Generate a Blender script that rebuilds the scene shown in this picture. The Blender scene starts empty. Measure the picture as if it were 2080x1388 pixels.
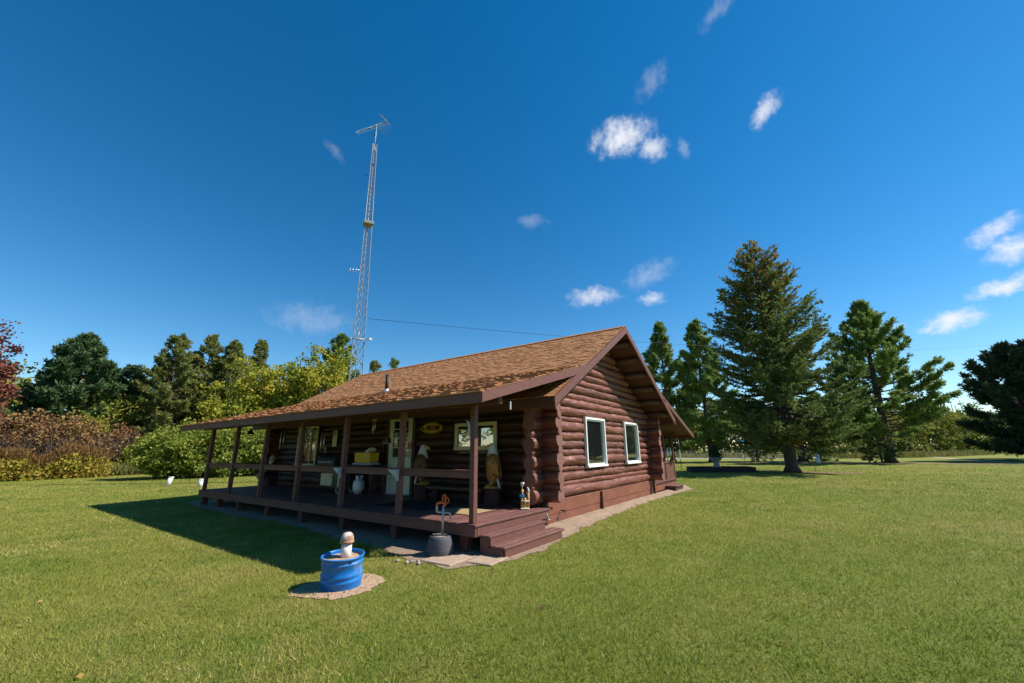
import bpy, math, random
import numpy as np
from mathutils import Vector, Matrix, Quaternion, noise as mnoise
R = math.radians
sc = bpy.context.scene
col = sc.collection
rng = np.random.RandomState(7)
random.seed(7)

# ------------------------------------------------------------------ camera
YAW, PITCH, ROLL, FPX = R(35.721), R(14.956), R(-0.56), 823.49
CAM = Vector((-5.251, -4.543, 1.566))
fw = Vector((math.cos(YAW)*math.cos(PITCH), math.sin(YAW)*math.cos(PITCH), math.sin(PITCH)))
r0 = Vector((math.sin(YAW), -math.cos(YAW), 0)); u0 = r0.cross(fw)
rt = r0*math.cos(ROLL) + u0*math.sin(ROLL); up = u0*math.cos(ROLL) - r0*math.sin(ROLL)
cd = bpy.data.cameras.new('camera'); cam = bpy.data.objects.new('camera', cd); col.objects.link(cam)
M = Matrix((rt, up, -fw)).transposed().to_4x4(); M.translation = CAM
cam.matrix_world = M
cd.sensor_width = 36; cd.lens = 36*FPX/2080; cd.clip_end = 5000; cd.clip_start = 0.05
sc.camera = cam

# ------------------------------------------------------------------ sky and sun
SUN_AZ, SUN_EL = R(-52), R(45.5)
w = bpy.data.worlds.new('World'); sc.world = w; w.use_nodes = True
N, LK = w.node_tree.nodes, w.node_tree.links
N.clear()
def wn(t, **k):
    n = N.new(t)
    for a, b in k.items(): setattr(n, a, b)
    return n
sky = wn('ShaderNodeTexSky', sky_type='NISHITA', sun_disc=False)
sky.sun_elevation = SUN_EL; sky.sun_rotation = math.pi/2 - SUN_AZ
sky.altitude = 600; sky.air_density = 1.0; sky.dust_density = 0.05; sky.ozone_density = 1.6
hsv = wn('ShaderNodeHueSaturation'); hsv.inputs['Hue'].default_value = .496; hsv.inputs['Saturation'].default_value = 1.42; hsv.inputs['Value'].default_value = 1.0
LK.new(sky.outputs[0], hsv.inputs['Color'])
tc = wn('ShaderNodeTexCoord'); sp = wn('ShaderNodeSeparateXYZ'); LK.new(tc.outputs['Generated'], sp.inputs[0])
def wm(op, a, b=None, c=None):
    n = wn('ShaderNodeMath', operation=op)
    for i, v in enumerate((a, b, c)):
        if v is None: continue
        if isinstance(v, (int, float)): n.inputs[i].default_value = v
        else: LK.new(v, n.inputs[i])
    return n.outputs[0]
az = wm('ARCTAN2', sp.outputs[1], sp.outputs[0])
az = wm('MULTIPLY', az, -180/math.pi); az = wm('ADD', az, math.degrees(YAW) + 60 + 360)
az = wm('SUBTRACT', wm('MODULO', az, 120.0), 60.0)           # the same fair-weather clouds go on round the sky
el = wm('MULTIPLY', wm('ARCSINE', sp.outputs[2]), 180/math.pi)
cv = wn('ShaderNodeCombineXYZ'); LK.new(az, cv.inputs[0]); LK.new(el, cv.inputs[1])
n1 = wn('ShaderNodeTexNoise'); n1.inputs['Scale'].default_value = 0.42; n1.inputs['Detail'].default_value = 8; n1.inputs['Roughness'].default_value = .68
LK.new(cv.outputs[0], n1.inputs['Vector'])
n2 = wn('ShaderNodeTexNoise'); n2.inputs['Scale'].default_value = .75; n2.inputs['Detail'].default_value = 8; n2.inputs['Roughness'].default_value = .62
LK.new(cv.outputs[0], n2.inputs['Vector'])
wv = wn('ShaderNodeVectorMath', operation='MULTIPLY_ADD')
LK.new(n1.outputs['Color'], wv.inputs[0]); wv.inputs[1].default_value = (3.4, 2.0, 0); LK.new(cv.outputs[0], wv.inputs[2])
wv2 = wn('ShaderNodeVectorMath', operation='ADD'); LK.new(wv.outputs[0], wv2.inputs[0]); wv2.inputs[1].default_value = (-1.7, -1.0, 0)
CLOUDS = [(18.2,40.1,5.3,2.4,0,1.1),(22.6,38.1,2.5,1.6,0,.8),(26.9,37.1,1.1,1.3,0,.5),(37.6,37.8,2.3,1.3,35,.8),(23.7,45.0,3.1,1.5,25,.42),
 (3.3,31.4,2.6,1.0,0,.4),(20.3,23.0,3.8,1.7,20,.58),(12.1,20.7,4.1,1.5,0,.72),(20.3,19.7,2.2,.9,0,.72),(53.1,18.9,2.2,.9,18,.85),(53.6,16.8,1.8,1.3,10,1.05),
 (52.3,13.9,2.3,.9,10,1.05),(48.7,11.6,2.4,1.2,12,1.1),(44.6,11.8,1.1,.5,0,.6),(-27.5,16.5,5.5,2.3,0,.45),(34.4,48.7,3.2,.9,15,.4),(-27.1,37.0,2.0,.7,-20,.32),(48.2,5.4,.9,.35,0,.45)]
nz = wm('SUBTRACT', n2.outputs['Fac'], 0.5)
acc = None
for (a, e, sx, sy, ro, st) in CLOUDS:
    mp = wn('ShaderNodeMapping', vector_type='TEXTURE')
    mp.inputs['Location'].default_value = (a, e, 0); mp.inputs['Rotation'].default_value = (0, 0, R(ro)); mp.inputs['Scale'].default_value = (sx, sy, 1)
    LK.new(wv2.outputs[0], mp.inputs['Vector'])
    ln = wn('ShaderNodeVectorMath', operation='LENGTH'); LK.new(mp.outputs[0], ln.inputs[0])
    sh = wm('MAXIMUM', wm('SUBTRACT', 1.3, ln.outputs['Value']), 0.0)
    d_ = wm('MULTIPLY_ADD', wm('MULTIPLY', wm('MINIMUM', wm('MULTIPLY', sh, 2.2), 1.0), nz), 1.75, sh)
    mr = wn('ShaderNodeMapRange', interpolation_type='SMOOTHSTEP'); mr.inputs['From Min'].default_value = .12; mr.inputs['From Max'].default_value = 1.45; mr.inputs['To Max'].default_value = min(.9, st*.9) if st > .65 else st*.42
    LK.new(d_, mr.inputs['Value'])
    acc = mr.outputs[0] if acc is None else wm('MAXIMUM', acc, mr.outputs[0])
mx = wn('ShaderNodeMix', data_type='RGBA'); LK.new(acc, mx.inputs['Factor']); LK.new(hsv.outputs[0], mx.inputs['A']); mx.inputs['B'].default_value = (6.5, 6.55, 6.9, 1)
bg = wn('ShaderNodeBackground'); bg.inputs['Strength'].default_value = .092; LK.new(mx.outputs['Result'], bg.inputs['Color'])
wo = wn('ShaderNodeOutputWorld'); LK.new(bg.outputs[0], wo.inputs[0])

sl = bpy.data.lights.new('sun', 'SUN'); sl.energy = 5.0; sl.angle = R(.53); sl.color = (1, .94, .84)
so = bpy.data.objects.new('sun', sl); col.objects.link(so)
sv = Vector((math.cos(SUN_EL)*math.cos(SUN_AZ), math.cos(SUN_EL)*math.sin(SUN_AZ), math.sin(SUN_EL)))
so.rotation_euler = sv.to_track_quat('Z', 'Y').to_euler(); so.location = (20, -30, 40)
sc.view_settings.view_transform = 'Standard'; sc.view_settings.look = 'None'
sc.view_settings.exposure = 0.7; sc.view_settings.gamma = 1
sc.cycles.max_bounces = 6; sc.cycles.diffuse_bounces = 3; sc.cycles.transparent_max_bounces = 6
sc.cycles.use_adaptive_sampling = True; sc.cycles.adaptive_threshold = 0.02
sc.cycles.use_denoising = True

# ------------------------------------------------------------------ materials
MATS = {}
def new_mat(name):
    m = bpy.data.materials.new(name); m.use_nodes = True; MATS[name] = m
    nt = m.node_tree; b = nt.nodes['Principled BSDF']
    return m, nt, b
def nd(nt, t, **k):
    n = nt.nodes.new(t)
    for a, b in k.items():
        if a in n.inputs.keys(): n.inputs[a].default_value = b
        else: setattr(n, a, b)
    return n
def rgb(c): return (c[0], c[1], c[2], 1)
def mat(name, c1, c2=None, scale=6, stretch=(1, 1, 1), rough=.7, bump=.15, bscale=None, detail=5, spec=.3, metal=0, rand=0.0, coat=0, c3=None, c3scale=2, c3lo=.55, c3hi=.7, bdist=.01):
    m, nt, b = new_mat(name)
    c2 = c2 or tuple(x*.7 for x in c1)
    t = nd(nt, 'ShaderNodeTexCoord'); mp = nd(nt, 'ShaderNodeMapping'); mp.inputs['Scale'].default_value = stretch
    nt.links.new(t.outputs['Object'], mp.inputs[0])
    n = nd(nt, 'ShaderNodeTexNoise', Scale=scale, Detail=detail, Roughness=.6); nt.links.new(mp.outputs[0], n.inputs['Vector'])
    rp = nd(nt, 'ShaderNodeValToRGB'); rp.color_ramp.elements[0].position = .3; rp.color_ramp.elements[1].position = .72
    rp.color_ramp.elements[0].color = rgb(c2); rp.color_ramp.elements[1].color = rgb(c1)
    nt.links.new(n.outputs['Fac'], rp.inputs[0]); out = rp.outputs[0]
    if c3:
        n3 = nd(nt, 'ShaderNodeTexNoise', Scale=c3scale, Detail=6, Roughness=.65); nt.links.new(mp.outputs[0], n3.inputs['Vector'])
        r3 = nd(nt, 'ShaderNodeMapRange'); r3.inputs['From Min'].default_value = c3lo; r3.inputs['From Max'].default_value = c3hi; nt.links.new(n3.outputs['Fac'], r3.inputs[0])
        x3 = nd(nt, 'ShaderNodeMix', data_type='RGBA'); nt.links.new(r3.outputs[0], x3.inputs['Factor']); nt.links.new(out, x3.inputs['A']); x3.inputs['B'].default_value = rgb(c3); out = x3.outputs['Result']
    if rand:
        oi = nd(nt, 'ShaderNodeObjectInfo'); h = nd(nt, 'ShaderNodeHueSaturation')
        mr_ = nd(nt, 'ShaderNodeMapRange'); mr_.inputs['To Min'].default_value = 1-rand; mr_.inputs['To Max'].default_value = 1+rand
        nt.links.new(oi.outputs['Random'], mr_.inputs[0]); nt.links.new(mr_.outputs[0], h.inputs['Value']); nt.links.new(out, h.inputs['Color']); out = h.outputs[0]
    nt.links.new(out, b.inputs['Base Color'])
    b.inputs['Roughness'].default_value = rough; b.inputs['Specular IOR Level'].default_value = spec; b.inputs['Metallic'].default_value = metal
    if coat: b.inputs['Coat Weight'].default_value = coat; b.inputs['Coat Roughness'].default_value = .25
    if bump:
        nb = nd(nt, 'ShaderNodeTexNoise', Scale=bscale or scale*2.5, Detail=6); nt.links.new(mp.outputs[0], nb.inputs['Vector'])
        bp = nd(nt, 'ShaderNodeBump', Strength=bump, Distance=bdist); nt.links.new(nb.outputs['Fac'], bp.inputs['Height']); nt.links.new(bp.outputs[0], b.inputs['Normal'])
    return m
BR = (.215, .075, .050); BR2 = (.088, .026, .016)
mat('log_x', BR, BR2, 7, (.35, 2.2, 2.2), .40, .9, 11, spec=.5, rand=.22, c3=(.31, .135, .088), c3lo=.58, c3hi=.74, c3scale=7, bdist=.03)
mat('log_y', BR, BR2, 7, (2.2, .35, 2.2), .40, .9, 11, spec=.5, rand=.22, c3=(.31, .135, .088), c3lo=.58, c3hi=.74, c3scale=7, bdist=.03)
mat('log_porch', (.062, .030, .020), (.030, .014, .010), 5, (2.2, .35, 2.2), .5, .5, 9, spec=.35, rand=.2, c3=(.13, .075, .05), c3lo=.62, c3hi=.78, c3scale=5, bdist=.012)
mat('log_end', (.235, .115, .095), (.15, .065, .05), 18, rough=.7, bump=.5, bscale=40, rand=.1)
mat('trim', (.158, .068, .053), (.112, .046, .036), 3, (4, .6, 4), .55, .2, 14, rand=.08, c3=(.24, .13, .10), c3lo=.6, c3hi=.8, c3scale=5)
mat('trim_dark', (.12, .052, .042), (.08, .034, .028), 4, (4, .6, 4), .6, .2, 14, rand=.1)
mat('deck', (.175, .078, .066), (.105, .045, .039), 4, (.8, 9, 3), .6, .35, 9, rand=.2, c3=(.26, .15, .125), c3lo=.56, c3hi=.78, c3scale=5)
mat('foundation', (.23, .085, .05), (.15, .055, .035), 2.5, (1, 1, 2), .6, .3, 30, c3=(.05, .03, .025), c3lo=.68, c3hi=.7, c3scale=7)
mat('chink', (.30, .235, .165), (.10, .07, .05), 4, (3, .5, 3), .9, .3, 20)
mat('white', (.78, .80, .78), (.70, .72, .70), 5, rough=.4, bump=.03, spec=.5)
mat('cream', (.66, .63, .42), (.58, .55, .36), 4, rough=.5, bump=.05)
mat('door_paint', (.66, .68, .54), (.58, .60, .48), 2, rough=.35, bump=.05, spec=.5)
mat('dark_metal', (.028, .03, .034), (.018, .019, .021), 6, rough=.4, bump=.1, spec=.5)
mat('black', (.012, .012, .013), (.008, .008, .008), 6, rough=.6, bump=.1)
mat('galv', (.50, .49, .46), (.36, .35, .33), 14, rough=.5, bump=.1, metal=.25)
mat('steel_paint', (.25, .29, .34), (.18, .21, .25), 8, rough=.5, bump=.05, metal=.3)
mat('alu', (.72, .73, .75), (.6, .6, .62), 8, rough=.35, bump=.02, metal=.6)
mat('orange_red', (.62, .13, .035), (.42, .075, .025), 22, rough=.5, bump=.25, c3=(.25, .1, .06), c3lo=.62, c3hi=.7, c3scale=14)
mat('barrel_grey', (.085, .088, .105), (.052, .054, .066), 5, (2, 2, 5), .75, .4, 22, c3=(.17, .15, .13), c3lo=.55, c3hi=.75, c3scale=4)
mat('concrete', (.40, .30, .225), (.29, .21, .155), 9, rough=.9, bump=.4, bscale=50)
mat('blue_plastic', (.004, .165, .50), (.003, .12, .40), 3, rough=.42, bump=.08, spec=.4, c3=(.16, .23, .33), c3lo=.56, c3hi=.76, c3scale=4)
mat('pipe_white', (.74, .68, .62), (.62, .56, .50), 8, rough=.5, bump=.06, c3=(.45, .28, .18), c3lo=.64, c3hi=.8, c3scale=9)
mat('rust', (.38, .20, .12), (.27, .13, .08), 20, rough=.8, bump=.3, c3=(.58, .52, .47), c3lo=.46, c3hi=.6, c3scale=9)
mat('sand', (.46, .31, .20), (.33, .215, .14), 12, rough=.95, bump=.6, bscale=90, c3=(.2, .15, .10), c3lo=.6, c3hi=.75, c3scale=8)
mat('soil', (.32, .235, .165), (.22, .155, .108), 5, rough=.95, bump=.8, bscale=60, c3=(.16, .115, .08), c3lo=.58, c3hi=.72, c3scale=3, bdist=.02)
mat('litter', (.26, .14, .075), (.14, .10, .04), 2.5, rough=.95, bump=.5, bscale=14, c3=(.11, .15, .03), c3lo=.5, c3hi=.62, c3scale=.5)
mat('track', (.42, .38, .28), (.30, .28, .17), 3, rough=.95, bump=.3)
mat('road', (.33, .34, .33), (.27, .28, .27), 3, rough=.95, bump=.2)
mat('carved_gold', (.58, .29, .06), (.12, .045, .012), 9, (3.2, 3.2, .8), .45, .8, 9, detail=3, spec=.4, bdist=.03)
mat('carved_gold_dark', (.30, .14, .04), (.05, .02, .009), 9, (3.2, 3.2, .8), .5, .8, 9, detail=3, spec=.4, bdist=.03)
mat('eagle_white', (.72, .71, .66), (.52, .51, .46), 16, (1, 1, .5), .6, .4, 22)
mat('beak_yellow', (.72, .42, .045), (.55, .28, .03), 10, rough=.45, bump=.1)
mat('gold_wood', (.52, .30, .06), (.24, .11, .02), 12, rough=.55, bump=.4)
mat('stump_bark', (.085, .035, .034), (.045, .02, .02), 6, (5, 5, .6), .8, .8, 8, bdist=.03)
mat('sign_wood', (.66, .43, .12), (.48, .27, .06), 5, (1, .4, 3), .5, .2, 12)
mat('sign_dark', (.06, .03, .012), (.035, .018, .008), 8, rough=.6, bump=.1)
mat('yellow_plastic', (.70, .45, .012), (.62, .38, .008), 3, rough=.4, bump=.03, spec=.5)
mat('grey_bracket', (.46, .49, .52), (.40, .43, .46), 4, rough=.5, bump=.05)
mat('grey_white_bird', (.50, .53, .58), (.36, .38, .43), 9, rough=.5, bump=.15)
mat('red_spot', (.5, .05, .03), rough=.5)
mat('blue_bird', (.02, .26, .50), (.015, .18, .38), 10, rough=.4)
mat('post_wood', (.48, .27, .10), (.33, .17, .06), 9, (3, 3, .6), .6, .3, 14)
mat('mat_dark', (.018, .02, .03), (.012, .013, .02), 30, rough=.95, bump=.6, bscale=160)
mat('mat_tan', (.40, .29, .15), (.27, .19, .10), 40, rough=.95, bump=.8, bscale=160)
mat('timber_black', (.035, .03, .032), (.02, .018, .02), 5, (1, 1, 4), .8, .4, 14)
mat('stone', (.34, .34, .33), (.22, .22, .22), 7, rough=.9, bump=.4, bscale=26)
mat('tan_skin', (.50, .30, .17), (.40, .22, .12), 8, rough=.7)
mat('terracotta', (.42, .17, .09), (.34, .13, .07), 8, rough=.8)
mat('brush_bark', (.13, .095, .075), (.07, .05, .04), 9, (3, 3, .6), .9, .8, 12, bdist=.03)
mat('pine_bark', (.115, .085, .066), (.05, .036, .03), 4, (3, 3, .7), .9, 1., 7, bdist=.05)
mat('pale_bark', (.42, .40, .36), (.22, .2, .17), 4, (2, 2, 4), .9, .3, 12)
mat('glass_dark', (.012, .014, .014), (.010, .011, .011), 1, rough=.03, bump=.012, bscale=1.5, spec=1.0, coat=1.0)
mat('rock', (.36, .33, .29), (.26, .23, .2), 9, rough=.9, bump=.4)
MATS['glass_dark'].node_tree.nodes['Principled BSDF'].inputs['Coat Roughness'].default_value = .02

def glass_mat():
    m, nt, b = new_mat('glass_clear'); nt.nodes.remove(b)
    t = nd(nt, 'ShaderNodeBsdfTransparent'); t.inputs[0].default_value = (.75, .8, .8, 1)
    g = nd(nt, 'ShaderNodeBsdfGlossy', Roughness=.02); x = nd(nt, 'ShaderNodeMixShader', Fac=.28)
    nt.links.new(t.outputs[0], x.inputs[1]); nt.links.new(g.outputs[0], x.inputs[2]); nt.links.new(x.outputs[0], nt.nodes['Material Output'].inputs[0])
glass_mat()

def tone_mat(name, cols, attr='tone', rough=.8, trans=.0, patch=None, objrand=False, spec=.15, normal_up=0.0):
    """colour from a per-face tone (0..1); cols = [(pos, rgb)...]; leaves let some light through"""
    m, nt, b = new_mat(name)
    if objrand: a = nd(nt, 'ShaderNodeObjectInfo'); f = a.outputs['Random']
    else: a = nd(nt, 'ShaderNodeAttribute'); a.attribute_name = attr; f = a.outputs['Fac']
    rp = nd(nt, 'ShaderNodeValToRGB'); cr = rp.color_ramp
    cr.elements[0].position, cr.elements[0].color = cols[0][0], rgb(cols[0][1]); cr.elements[1].position, cr.elements[1].color = cols[-1][0], rgb(cols[-1][1])
    for p_, c_ in cols[1:-1]:
        e = cr.elements.new(p_); e.color = rgb(c_)
    nt.links.new(f, rp.inputs[0]); out = rp.outputs[0]
    if patch:
        g = nd(nt, 'ShaderNodeNewGeometry')
        for (sc_, lo, hi, c_, mx_) in patch:
            n = nd(nt, 'ShaderNodeTexNoise', Scale=sc_, Detail=4, Roughness=.55); nt.links.new(g.outputs['Position'], n.inputs['Vector'])
            r_ = nd(nt, 'ShaderNodeMapRange'); r_.inputs['From Min'].default_value = lo; r_.inputs['From Max'].default_value = hi; r_.inputs['To Max'].default_value = mx_; nt.links.new(n.outputs['Fac'], r_.inputs[0])
            x = nd(nt, 'ShaderNodeMix', data_type='RGBA'); nt.links.new(r_.outputs[0], x.inputs['Factor']); nt.links.new(out, x.inputs['A']); x.inputs['B'].default_value = rgb(c_); out = x.outputs['Result']
    nt.links.new(out, b.inputs['Base Color']); b.inputs['Roughness'].default_value = rough; b.inputs['Specular IOR Level'].default_value = spec
    if trans:
        tr = nd(nt, 'ShaderNodeBsdfTranslucent'); nt.links.new(out, tr.inputs[0])
        x = nd(nt, 'ShaderNodeMixShader', Fac=trans); nt.links.new(b.outputs[0], x.inputs[1]); nt.links.new(tr.outputs[0], x.inputs[2])
        nt.links.new(x.outputs[0], nt.nodes['Material Output'].inputs[0])
    return m, nt, b
SH = [(0, (.24, .11, .048)), (.3, (.31, .145, .064)), (.6, (.355, .168, .075)), (1, (.41, .20, .094))]
tone_mat('shingle', SH, objrand=True, rough=.9)
tone_mat('shingle_mass', SH, rough=.9)
for k in ('shingle', 'shingle_mass'):
    nt = MATS[k].node_tree; b = nt.nodes['Principled BSDF']
    g = nd(nt, 'ShaderNodeNewGeometry'); n = nd(nt, 'ShaderNodeTexNoise', Scale=160, Detail=2); nt.links.new(g.outputs['Position'], n.inputs['Vector'])
    bp = nd(nt, 'ShaderNodeBump', Strength=.5, Distance=.004); nt.links.new(n.outputs['Fac'], bp.inputs['Height']); nt.links.new(bp.outputs[0], b.inputs['Normal'])
LAWNP = [(.23, .40, .64, (.37, .30, .07), .6), (.9, .50, .70, (.46, .33, .13), .55), (.11, .42, .62, (.16, .23, .022), .6), (2.6, .52, .72, (.10, .18, .02), .45)]
tone_mat('grass_blade', [(0, (.075, .14, .012)), (.4, (.18, .25, .022)), (.72, (.30, .30, .04)), (1, (.54, .42, .17))], trans=.35, patch=LAWNP, rough=.6, spec=.25)
# lawn sheet: same patches under the blades
m, nt, b = tone_mat('lawn', [(0, (.175, .205, .03)), (1, (.175, .205, .03))], patch=LAWNP + [(28, .35, .75, (.10, .125, .022), .7), (95, .4, .7, (.22, .21, .06), .5)], rough=.95)
g = nd(nt, 'ShaderNodeNewGeometry'); n = nd(nt, 'ShaderNodeTexNoise', Scale=40, Detail=6, Roughness=.7); nt.links.new(g.outputs['Position'], n.inputs['Vector'])
bp = nd(nt, 'ShaderNodeBump', Strength=.9, Distance=.05); nt.links.new(n.outputs['Fac'], bp.inputs['Height']); nt.links.new(bp.outputs[0], b.inputs['Normal'])

tone_mat('spruce_needle', [(0, (0.068, 0.107, 0.032)), (0.5, (0.135, 0.182, 0.055)), (0.8, (0.23, 0.251, 0.067)), (0.93, (0.324, 0.264, 0.067)), (0.94, (0.311, 0.126, 0.038)), (1, (0.378, 0.164, 0.05))], trans=0.38)
tone_mat('pine_needle', [(0, (0.074, 0.135, 0.035)), (0.5, (0.162, 0.243, 0.061)), (0.85, (0.284, 0.338, 0.088)), (1, (0.405, 0.378, 0.108))], trans=0.4)
tone_mat('jack_needle', [(0, (0.094, 0.119, 0.037)), (0.5, (0.194, 0.219, 0.062)), (0.85, (0.288, 0.281, 0.088)), (1, (0.388, 0.325, 0.125))], trans=0.4)
tone_mat('dark_needle', [(0, (.024, .046, .026)), (.6, (.055, .088, .046)), (1, (.09, .13, .06))], trans=.15)
tone_mat('deep_needle', [(0, (0.041, 0.079, 0.036)), (0.6, (0.09, 0.15, 0.058)), (1, (0.156, 0.222, 0.078))], trans=0.3)
tone_mat('yellow_leaf', [(0, (.13, .17, .022)), (.4, (.26, .29, .035)), (.75, (.42, .38, .05)), (1, (.50, .34, .055))], trans=.42)
tone_mat('lilac_leaf', [(0, (0.101, 0.149, 0.024)), (0.5, (0.215, 0.267, 0.046)), (0.85, (0.362, 0.363, 0.067)), (1, (0.564, 0.427, 0.097))], trans=0.4)
tone_mat('russet_leaf', [(0, (.12, .06, .032)), (.4, (.22, .12, .06)), (.75, (.31, .20, .08)), (1, (.42, .29, .07))], trans=.3)
tone_mat('red_leaf', [(0, (.09, .03, .025)), (.6, (.20, .075, .055)), (1, (.27, .15, .07))], trans=.3)
tone_mat('weed_leaf', [(0, (.15, .075, .035)), (.25, (.22, .13, .05)), (.5, (.28, .20, .04)), (.8, (.37, .31, .045)), (1, (.23, .27, .04))], trans=.38)
tone_mat('wood_leaf', [(0, (.07, .105, .025)), (.4, (.15, .185, .035)), (.75, (.28, .27, .045)), (.92, (.38, .28, .045)), (1, (.36, .17, .06))], trans=.33)
tone_mat('tall_grass', [(0, (.10, .13, .03)), (.5, (.19, .20, .06)), (1, (.34, .28, .12))], trans=.3)

# ------------------------------------------------------------------ mesh helpers
class MB:
    def __init__(s): s.v = []; s.f = []; s.sm = []
    def add(s, vs, fs, smooth=False):
        o = len(s.v); s.v += [tuple(x) for x in vs]; s.f += [tuple(i+o for i in f) for f in fs]; s.sm += [smooth]*len(fs); return s
    def box(s, c, size, rot=None, ch=0.0):
        h = Vector(size)/2; vs = []; fs = []
        T = Matrix.Translation(c) @ (rot.to_4x4() if rot else Matrix.Identity(4))
        if ch <= 0:
            for sx in (-1, 1):
                for sy in (-1, 1):
                    for sz in (-1, 1): vs.append(T @ Vector((sx*h.x, sy*h.y, sz*h.z)))
            fs = [(0, 1, 3, 2), (4, 6, 7, 5), (0, 4, 5, 1), (2, 3, 7, 6), (0, 2, 6, 4), (1, 5, 7, 3)]
            return s.add(vs, fs)
        ch = min(ch, min(h)*.9); id_ = {}
        for sx in (-1, 1):
            for sy in (-1, 1):
                for sz in (-1, 1):
                    for k in range(3):
                        q = Vector((sx*(h.x-(0 if k == 0 else ch)), sy*(h.y-(0 if k == 1 else ch)), sz*(h.z-(0 if k == 2 else ch))))
                        id_[(sx, sy, sz, k)] = len(vs); vs.append(T @ q)
        for k in range(3):
            a, b_ = [(1, 2), (2, 0), (0, 1)][k]
            for sg in (-1, 1):
                q = []
                for (p1, p2) in ((-1, -1), (1, -1), (1, 1), (-1, 1)):
                    t = [0, 0, 0]; t[k] = sg; t[a] = p1; t[b_] = p2; q.append(id_[(*t, k)])
                fs.append(tuple(q if sg > 0 else q[::-1]))
            for p1 in (-1, 1):
                for p2 in (-1, 1):
                    t0 = [0, 0, 0]; t0[a] = p1; t0[b_] = p2; t1 = list(t0); t0[k] = -1; t1[k] = 1
                    q = [id_[(*t0, a)], id_[(*t1, a)], id_[(*t1, b_)], id_[(*t0, b_)]]
                    fs.append(tuple(q if p1*p2 < 0 else q[::-1]))
        for sx in (-1, 1):
            for sy in (-1, 1):
                for sz in (-1, 1):
                    q = [id_[(sx, sy, sz, k)] for k in range(3)]; fs.append(tuple(q if sx*sy*sz > 0 else q[::-1]))
        return s.add(vs, fs)
    def tube(s, pts, rad, n=8, cap=True, smooth=True, squash=None):
        pts = [Vector(p) for p in pts]; k = len(pts)
        if isinstance(rad, (int, float)): rad = [rad]*k
        vs = []; fs = []; prev = None
        for i, p in enumerate(pts):
            d = (pts[min(i+1, k-1)] - pts[max(i-1, 0)]).normalized()
            if prev is None:
                a = Vector((0, 0, 1)) if abs(d.z) < .9 else Vector((1, 0, 0)); x = d.cross(a).normalized()
            else: x = (prev - d*prev.dot(d)).normalized()
            prev = x; y = d.cross(x)
            for j in range(n):
                t = 2*math.pi*j/n; vs.append(p + (x*math.cos(t) + y*math.sin(t))*rad[i])
        for i in range(k-1):
            for j in range(n):
                a, b_ = i*n+j, i*n+(j+1) % n; fs.append((a, b_, b_+n, a+n))
        s.add(vs, fs, smooth)
        if cap:
            o = len(s.v)-len(vs); s.f += [tuple(o+j for j in range(n))[::-1], tuple(o+(k-1)*n+j for j in range(n))]; s.sm += [False, False]
        return s
    def lathe(s, c, prof, n=20, sx=1, sy=1, smooth=True, cap=True):
        return s.loft([[(c[0]+sx*r*math.cos(2*math.pi*j/n), c[1]+sy*r*math.sin(2*math.pi*j/n), c[2]+z) for j in range(n)] for r, z in prof], smooth, cap)
    def loft(s, rings, smooth=True, cap=True):
        n = len(rings[0]); vs = [p for r in rings for p in r]; fs = []
        for i in range(len(rings)-1):
            for j in range(n):
                a, b_ = i*n+j, i*n+(j+1) % n; fs.append((a, b_, b_+n, a+n))
        s.add(vs, fs, smooth)
        if cap:
            o = len(s.v)-len(vs); s.f += [tuple(o+j for j in range(n))[::-1], tuple(o+(len(rings)-1)*n+j for j in range(n))]; s.sm += [False, False]
        return s
    def prism(s, poly, ext):           # poly: 3-D points of a face, ext: vector
        n = len(poly); e = Vector(ext); vs = [Vector(p) for p in poly] + [Vector(p)+e for p in poly]
        fs = [tuple(range(n))[::-1], tuple(range(n, 2*n))] + [(i, (i+1) % n, n+(i+1) % n, n+i) for i in range(n)]
        return s.add(vs, fs)
    def ball(s, c, rx, ry=None, rz=None, n=12, m=8, rot=None):
        ry = ry or rx; rz = rz or rx; rings = []
        for i in range(m+1):
            t = math.pi*(i/m); t = min(max(t, .06), math.pi-.06); ring = []
            for j in range(n):
                q = Vector((rx*math.sin(t)*math.cos(2*math.pi*j/n), ry*math.sin(t)*math.sin(2*math.pi*j/n), -rz*math.cos(t)))
                if rot: q = rot @ q
                ring.append(Vector(c)+q)
            rings.append(ring)
        return s.loft(rings)
    def mesh(s, name, m):
        me = bpy.data.meshes.new(name); me.from_pydata(s.v, [], s.f)
        me.polygons.foreach_set('use_smooth', s.sm); me.materials.append(MATS[m]); me.update(); return me
    def obj(s, name, m, parent=None):
        return link(bpy.data.objects.new(name, s.mesh(name, m)), parent)
def link(o, parent=None):
    col.objects.link(o)
    if parent is not None:
        o.parent = parent; o.matrix_parent_inverse = world_of(parent).inverted()
    return o
def world_of(o):
    if o.parent is None: return Matrix.LocRotScale(o.location, o.rotation_euler, o.scale)
    return world_of(o.parent) @ o.matrix_parent_inverse @ Matrix.LocRotScale(o.location, o.rotation_euler, o.scale)
def tag(o, label=None, cat=None, group=None, kind=None):
    if label: o['label'] = label
    if cat: o['category'] = cat
    if group: o['group'] = group
    if kind: o['kind'] = kind
    return o
def thing(name, loc, label, cat, group=None):
    o = bpy.data.objects.new(name, None); o.empty_display_size = .2; o.location = loc; col.objects.link(o)
    return tag(o, label, cat, group)
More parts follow.
